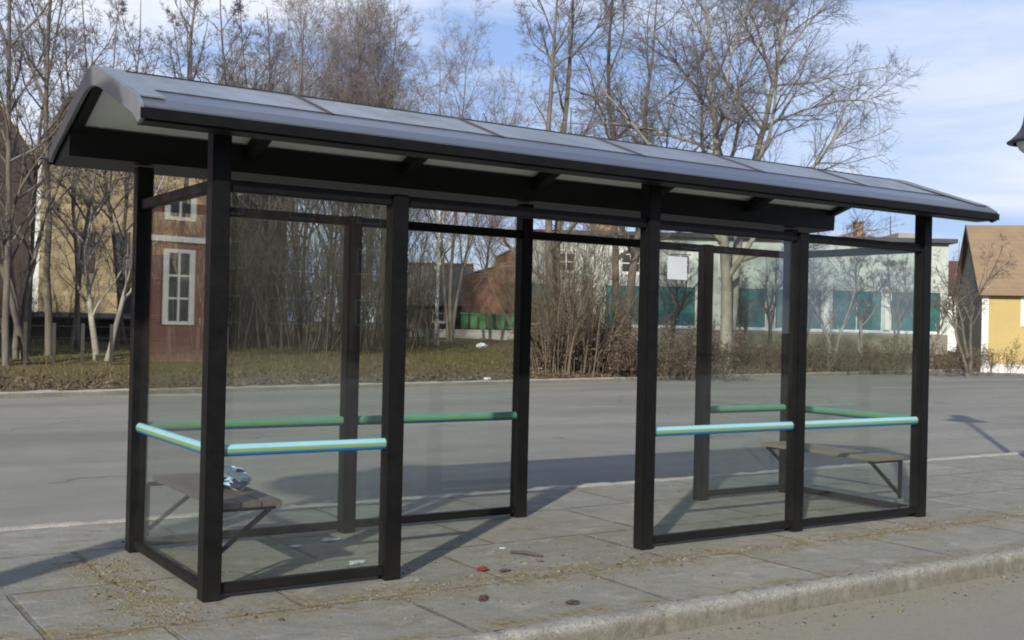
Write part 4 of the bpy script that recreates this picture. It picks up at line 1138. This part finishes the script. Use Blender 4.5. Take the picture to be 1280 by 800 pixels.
# yellow house
D = 52.0; xc = 1228
px, py = spot(xc, D); zb = gz(px, py)-0.15
b = empty('yellow_house', (px, py, zb), AX-math.radians(14))
tag(b, 'yellow house with tan tiled roof, white corner boards and white plinth', 'house')
W_, dd = 11.0, 8.0
ze = zat(xc, 368, D)-zb+0.36; zr = 7.05-zb
wo = [(1.75, 2.75, zat(1270, 405, D)-zb, zat(1270, 374, D)-zb), (5.0, 6.0, zat(1270, 405, D)-zb, zat(1270, 374, D)-zb)]
wall_open(W_, ze, wo, 0.14, 0.0, M['yellowwall'], b, back=dd)
for o_ in wo:
    window(b, *o_, M['whitetrim'], M['winglass'], (2, 3), casing=0.12)
gable_roof(b, W_, dd, ze, zr, 0.35, M['tile'], trim=M['darktimber'], gable=M['mintlow'])
MB().box((-0.03, -0.035, 0.42), (0.26, -0.002, ze-0.02)).build('corner_board', M['whitetrim'], b)
MB().box((-0.04, -0.06, 0.0), (W_+0.04, -0.002, 0.42)).build('plinth', M['whitetrim'], b)
MB().box((-0.036, 0.0, 0.42), (-0.002, dd, ze-0.02)).build('gable_cladding', M['mintlow'], b)

# white cottage with maroon roof between the two
D = 70.0; x0, x1 = 1178, 1216; k = D/F_PX
px, py = spot(x0, D); zb = gz(px, py)-0.2
b = empty('white_cottage', (px, py, zb), AX)
tag(b, 'small white walled cottage with maroon roof glimpsed beside the yellow house', 'house')
W_ = (x1-x0)*k; ze = zat(1195, 362, D)-zb
wall_open(W_, ze, [(0.9, 1.6, 1.3, 2.5)], 0.14, 0.0, M['whitetrim'], b, back=5.0)
window(b, 0.9, 1.6, 1.3, 2.5, M['darktimber'], M['winglass'], (1, 2))
gable_roof(b, W_, 5.0, ze, zat(1195, 326, D+2.5)-zb, 0.25, M['maroon'], gable=M['whitetrim'])

# dark timber house at the left edge: its gable faces the road
D = 47.0; k = D/F_PX
px, py = spot(46, D)
zb = gz(px, py)-0.2
b = empty('dark_timber_house', (px, py, zb), AX+PI/2+0.42)      # local x runs away from the road, local y to the left
tag(b, 'dark brown timber house with pale bargeboard and white corner pipe behind trees', 'house')
dd = 7.0; Wl = 5.0
ze = zat(46, 200, D)-zb
mb = MB().box((0, 0, 0), (Wl, dd, ze)); mb.build('wall', M['darktimber'], b)
gable_roof(b, Wl, dd, ze, ze+5.2, 0.15, M['slate'], trim=M['whitetrim'], gable=M['darktimber'])
MB().box((-0.05, -0.05, 0.3), (-0.004, 0.19, ze-0.05)).build('corner_board', M['whitetrim'], b)
f = window(b, 0.0, 0.0, 0, 0, M['whitetrim'], M['winglass'], sill=False) if 0 else None
mb = MB().box((-0.05, 3.2, 1.5), (-0.004, 4.2, 3.0)); wn = mb.build('window', M['whitetrim'], b)
MB().box((-0.058, 3.3, 1.6), (-0.052, 4.1, 2.9)).build('pane', M['winglass'], wn)

# ochre brick hall behind the small forked tree
M['ochre'] = brick_mat('brick_yellow', (0.27, 0.215, 0.115), (0.145, 0.112, 0.06), (0.13, 0.10, 0.06), bw=0.52, bh=0.21, stain=0.85)
D = 43.5; k = D/F_PX; x0 = 47
px, py = spot(x0, D); zb = gz(px, py)-0.2
b = empty('ochre_brick_hall', (px, py, zb), AX)
tag(b, 'ochre brick hall with half hipped brown roof behind the small forked tree', 'building')
pr = [(0, 0), ((284-x0)*k, 0), ((284-x0)*k, zat(284, 235, D)-zb), ((262-x0)*k, zat(262, 150, D)-zb), ((94-x0)*k, zat(94, 128, D)-zb), (0, zat(47, 195, D)-zb)]
n = len(pr)
MB().add([(x, 0, z) for x, z in pr]+[(x, 11, z) for x, z in pr], [tuple(range(n)), tuple(range(2*n-1, n-1, -1))]+[(i, n+i, n+(i+1) % n, (i+1) % n) for i in range(n)]).build('wall', M['ochre'], b)
mb = MB()
q = [((284-x0)*k+0.5, zat(284, 245, D)-zb), ((262-x0)*k+0.1, zat(262, 142, D)-zb), ((94-x0)*k-0.1, zat(94, 118, D)-zb), (-0.2, zat(42, 196, D)-zb)]
for (xa, za), (xb, zb2) in zip(q[:-1], q[1:]):
    mb.bar((xa, 5.5, za), (xb, 5.5, zb2), 11.7, 0.26)
M['rooftan'] = simple('roof_brown', (0.20, 0.135, 0.065), (0.12, 0.085, 0.045), 1.4, 0.85, 0.3, 8)
mb.build('roof', M['rooftan'], b)
for xa, xb in ((96, 116), (140, 160), (226, 246)):
    for za, zc in ((2.6, 4.2),):
        w_ = MB().box(((xa-x0)*k, -0.05, za), ((xb-x0)*k, -0.002, zc)).build('window', M['darktimber'], b)
        MB().box(((xa-x0)*k+0.08, -0.058, za+0.08), ((xb-x0)*k-0.08, -0.052, zc-0.08)).build('pane', M['winglass'], w_)

# tool shed beside the shelter's left rear post
D = 41.0; k = D/F_PX; x0 = 148
px, py = spot(x0, D); zb = gz(px, py)-0.2
b = empty('tool_shed', (px, py, zb), AX)
tag(b, 'small black tool shed with pitched roof right of the small forked tree', 'shed')
W_ = 1.5; ze = zat(160, 340, D)-zb
wall_open(W_, ze, [(0.45, 0.95, 1.2, 1.7)], 0.08, 0.0, M['shed'], b, back=1.6)
window(b, 0.45, 0.95, 1.2, 1.7, M['whitetrim'], M['winglass'], (1, 1), y=0.05, sill=False, fwid=0.05)
gable_roof(b, W_, 1.6, ze, ze+0.7, 0.15, M['slate'], gable=M['shed'])

# long low shed below the hall
D = 37.0; x0, x1 = 8, 178; k = D/F_PX
px, py = spot(x0, D); zb = gz(px, py)-0.1
b = empty('low_shed', (px, py, zb), AX)
tag(b, 'long low dark shed behind the grass below the ochre brick hall', 'shed')
W_ = (x1-x0)*k
wall_open(W_, 0.80, [(2.6, 3.6, 0.2, 0.65)], 0.1, 0.0, M['shed'], b, back=2.4)
window(b, 2.6, 3.6, 0.2, 0.65, M['shed'], M['winglass'], (2, 1), y=0.06, sill=False)
MB().prism_x([(-0.2, 0.78), (-0.2, 0.84), (2.6, 1.0), (2.6, 0.94)], -0.15, W_+0.15).build('roof', M['slate'], b)

# red brick house on the far left, off the picture: the end pane of the shelter mirrors it
D = 28.0
P0 = CAM + (fw + rt*((222-640)/F_PX))*D
dv = rt0 + 0.9*np.array([math.sin(YAW), math.cos(YAW), 0]); dv /= np.linalg.norm(dv)
origin = P0 - dv*4.5
ang = math.atan2(dv[1], -dv[0])           # mirrored across the pane plane x = 0
b = empty('red_brick_house', (-origin[0], origin[1], 0.0), ang)
b.location.z = gz(-origin[0], origin[1])-0.4
zb = b.location.z
tag(b, 'red brick house with tall white windows and white string course', 'house')
# local +x runs along the mirrored facade; its face looks along local +y, so the body extends to -y
def flipwin(x0, x1, z0, z1, bars):
    mb = MB()
    mb.box((x0-0.15, 0.002, z0-0.09), (x1+0.15, 0.035, z0)).box((x0-0.15, 0.002, z1), (x1+0.15, 0.035, z1+0.09)).box((x0-0.15, 0.002, z0), (x0, 0.035, z1)).box((x1, 0.002, z0), (x1+0.15, 0.035, z1))
    for i in range(1, bars[0]): mb.box((x0+(x1-x0)*i/bars[0]-0.03, 0.012, z0), (x0+(x1-x0)*i/bars[0]+0.03, 0.026, z1))
    for i in range(1, bars[1]): mb.box((x0, 0.013, z0+(z1-z0)*i/bars[1]-0.025), (x1, 0.025, z0+(z1-z0)*i/bars[1]+0.025))
    w = mb.build('window', M['whitetrim'], b)
    MB().box((x0, 0.003, z0), (x1, 0.010, z1)).build('pane', M['winglass'], w)
mb = MB().box((-1.5, -8, 0), (11, 0, 8.2)); mb.build('wall', M['brick'], b)
for xx in (0.8, 4.5, 8.2):
    flipwin(xx-0.27, xx+0.27, 1.45-zb, 3.15-zb, (2, 3))
    flipwin(xx-0.27, xx+0.27, 4.05-zb, 5.8-zb, (2, 3))
MB().box((-1.52, 0.003, 3.42-zb), (11.02, 0.06, 3.56-zb)).build('string_course', M['whitetrim'], b)
MB().add([(-1.9,-8.4,8.15),(11.4,-8.4,8.15),(11.4,0.4,8.15),(-1.9,0.4,8.15),(1.5,-4,11),(8,-4,11)], [(0,1,2,3),(3,2,5,4),(2,1,5),(1,0,4,5),(0,3,4)]).build('roof', M['tile'], b)

b = empty('added_apartment_block', (-50, -52, -0.1), 0)  # added out of view to darken what the shelter glass mirrors
tag(b, 'unseen dull brick building added across the near road to darken glass reflections', 'building')
MB().box((0, -12, 0), (110, 0, 10)).build('wall', M['brickdull'], b)
MB().prism_x([(-12.6, 9.9), (-6, 14), (0.6, 9.9)], -0.5, 110.5).build('roof', M['slate'], b)
for i in range(26):
    for zq in (1.4, 4.3, 7.2):
        x_ = 2+i*4.1
        w_ = MB().box((x_, 0.002, zq), (x_+1.5, 0.05, zq+1.5)).build('window', M['whitetrim'], b)
        MB().box((x_+0.1, 0.052, zq+0.1), (x_+1.4, 0.058, zq+1.4)).build('pane', M['winglass'], w_)

# ------------------------------------------------------------------ street lamp, and an unseen copy added for its shadow
def make_lamp():
    r_ = empty('street_lamp', (0, 0, 0))
    MB().lathe([(0.0, 0.0), (0.075, 0.0), (0.075, 0.05), (0.065, 0.10), (0.06, 0.9), (0.055, 1.0), (0.05, 3.82), (0.10, 3.86), (0.10, 3.91), (0.0, 3.92)], 16).build('pole', M['lampmetal'], r_, smooth=True)
    MB().lathe([(0.10, 3.90), (0.20, 3.86), (0.25, 3.90), (0.285, 3.985)], 20).build('glass_bowl', M['opal'], r_, smooth=True)
    MB().lathe([(0.33, 3.972), (0.393, 3.978), (0.397, 3.992), (0.35, 4.025), (0.29, 4.085), (0.245, 4.15), (0.215, 4.23), (0.198, 4.34), (0.188, 4.48), (0.178, 4.60), (0.12, 4.70), (0.05, 4.77), (0.0, 4.79)], 24).build('hood', M['lampmetal'], r_, smooth=True)
    return r_
lp = make_lamp()
px, py = spot(1296.5, 14.0)
lp.location = (px, py, 0)
tag(lp, 'dark bell hooded street lamp on the pavement beyond the right end of the shelter', 'street lamp', 'street lamps on the pavement')
l2 = copy_tree(lp)
l2.location = (-3.35, -1.02, 0); l2.scale = (2.6, 2.6, 1.0)  # out of view, widened so its shadow falls as a broad band
l2['label'] = 'unseen widened lamp copy added left of the shelter to cast a shadow band'

# ------------------------------------------------------------------ light and sky
EL = math.radians(26.0)
hx, hy = 0.77, 0.64
n_ = math.hypot(hx, hy); hx, hy = hx/n_, hy/n_
sd = bpy.data.lights.new('sun', 'SUN'); sd.energy = 4.6; sd.angle = math.radians(1.1); sd.color = (1.0, 0.945, 0.85)
so = bpy.data.objects.new('sun', sd); COL.objects.link(so)
so.rotation_euler = Vector((hx*math.cos(EL), hy*math.cos(EL), -math.sin(EL))).to_track_quat('-Z', 'Y').to_euler()
so.location = (-20, -18, 20)

w = bpy.data.worlds.new('World'); scene.world = w; w.use_nodes = True
t = NT(w)
bg = w.node_tree.nodes['Background']
sky = t.new('ShaderNodeTexSky', sky_type='NISHITA')
sky.sun_disc = False; sky.sun_elevation = EL; sky.sun_rotation = math.atan2(-hx, -hy)
sky.altitude = 50; sky.air_density = 1.15; sky.dust_density = 0.6; sky.ozone_density = 3.0
co = t.new('ShaderNodeTexCoord').outputs['Generated']
sx = t.new('ShaderNodeSeparateXYZ'); t.link(co, sx.inputs[0])
# clouds on a flat layer: direction / height
zz = t.math('MAXIMUM', sx.outputs[2], 0.02)
zz = t.math('ADD', zz, 0.10)
cx = t.math('DIVIDE', sx.outputs[0], zz); cy = t.math('DIVIDE', sx.outputs[1], zz)
cv = t.new('ShaderNodeCombineXYZ'); t.link(cx, cv.inputs[0]); t.link(cy, cv.inputs[1])
mp = t.new('ShaderNodeMapping'); mp.inputs['Location'].default_value = (5.5, 1.3, 0); mp.inputs['Scale'].default_value = (1.0, 1.0, 1.0)
t.link(cv.outputs[0], mp.inputs['Vector'])
nb = t.noise(mp.outputs[0], 0.75, 9, 0.58, 0.5)
soft = t.noise(mp.outputs[0], 0.35, 4, 0.5)
cl = t.math('MULTIPLY', t.ramp(nb, [(0.40, 0.0), (0.62, 1.0)]), t.ramp(soft, [(0.35, 0.25), (0.6, 1.0)]))
hz = t.new('ShaderNodeMapRange'); hz.inputs[1].default_value = 0.0; hz.inputs[2].default_value = 0.30; hz.inputs[3].default_value = 0.75; hz.inputs[4].default_value = 0.62
t.link(sx.outputs[2], hz.inputs[0])
veil = t.mix(hz.outputs[0], sky.outputs[0], (3.0, 4.3, 7.9))
t.link(t.mix(t.math('MULTIPLY', cl, 0.9), veil, (7.7, 8.0, 8.8)), bg.inputs['Color'])
bg.inputs['Strength'].default_value = 0.10

scene.render.engine = 'CYCLES'
cy_ = scene.cycles
cy_.max_bounces = 10; cy_.diffuse_bounces = 5; cy_.glossy_bounces = 4; cy_.transparent_max_bounces = 40; cy_.transmission_bounces = 4
cy_.use_denoising = True
try:
    cy_.denoiser = 'OPENIMAGEDENOISE'
except Exception:
    pass
cy_.sample_clamp_indirect = 6.0
cy_.filter_width = 1.9
vs = scene.view_settings
vs.view_transform = 'Standard'; vs.look = 'None'; vs.exposure = 0.30; vs.gamma = 1.0
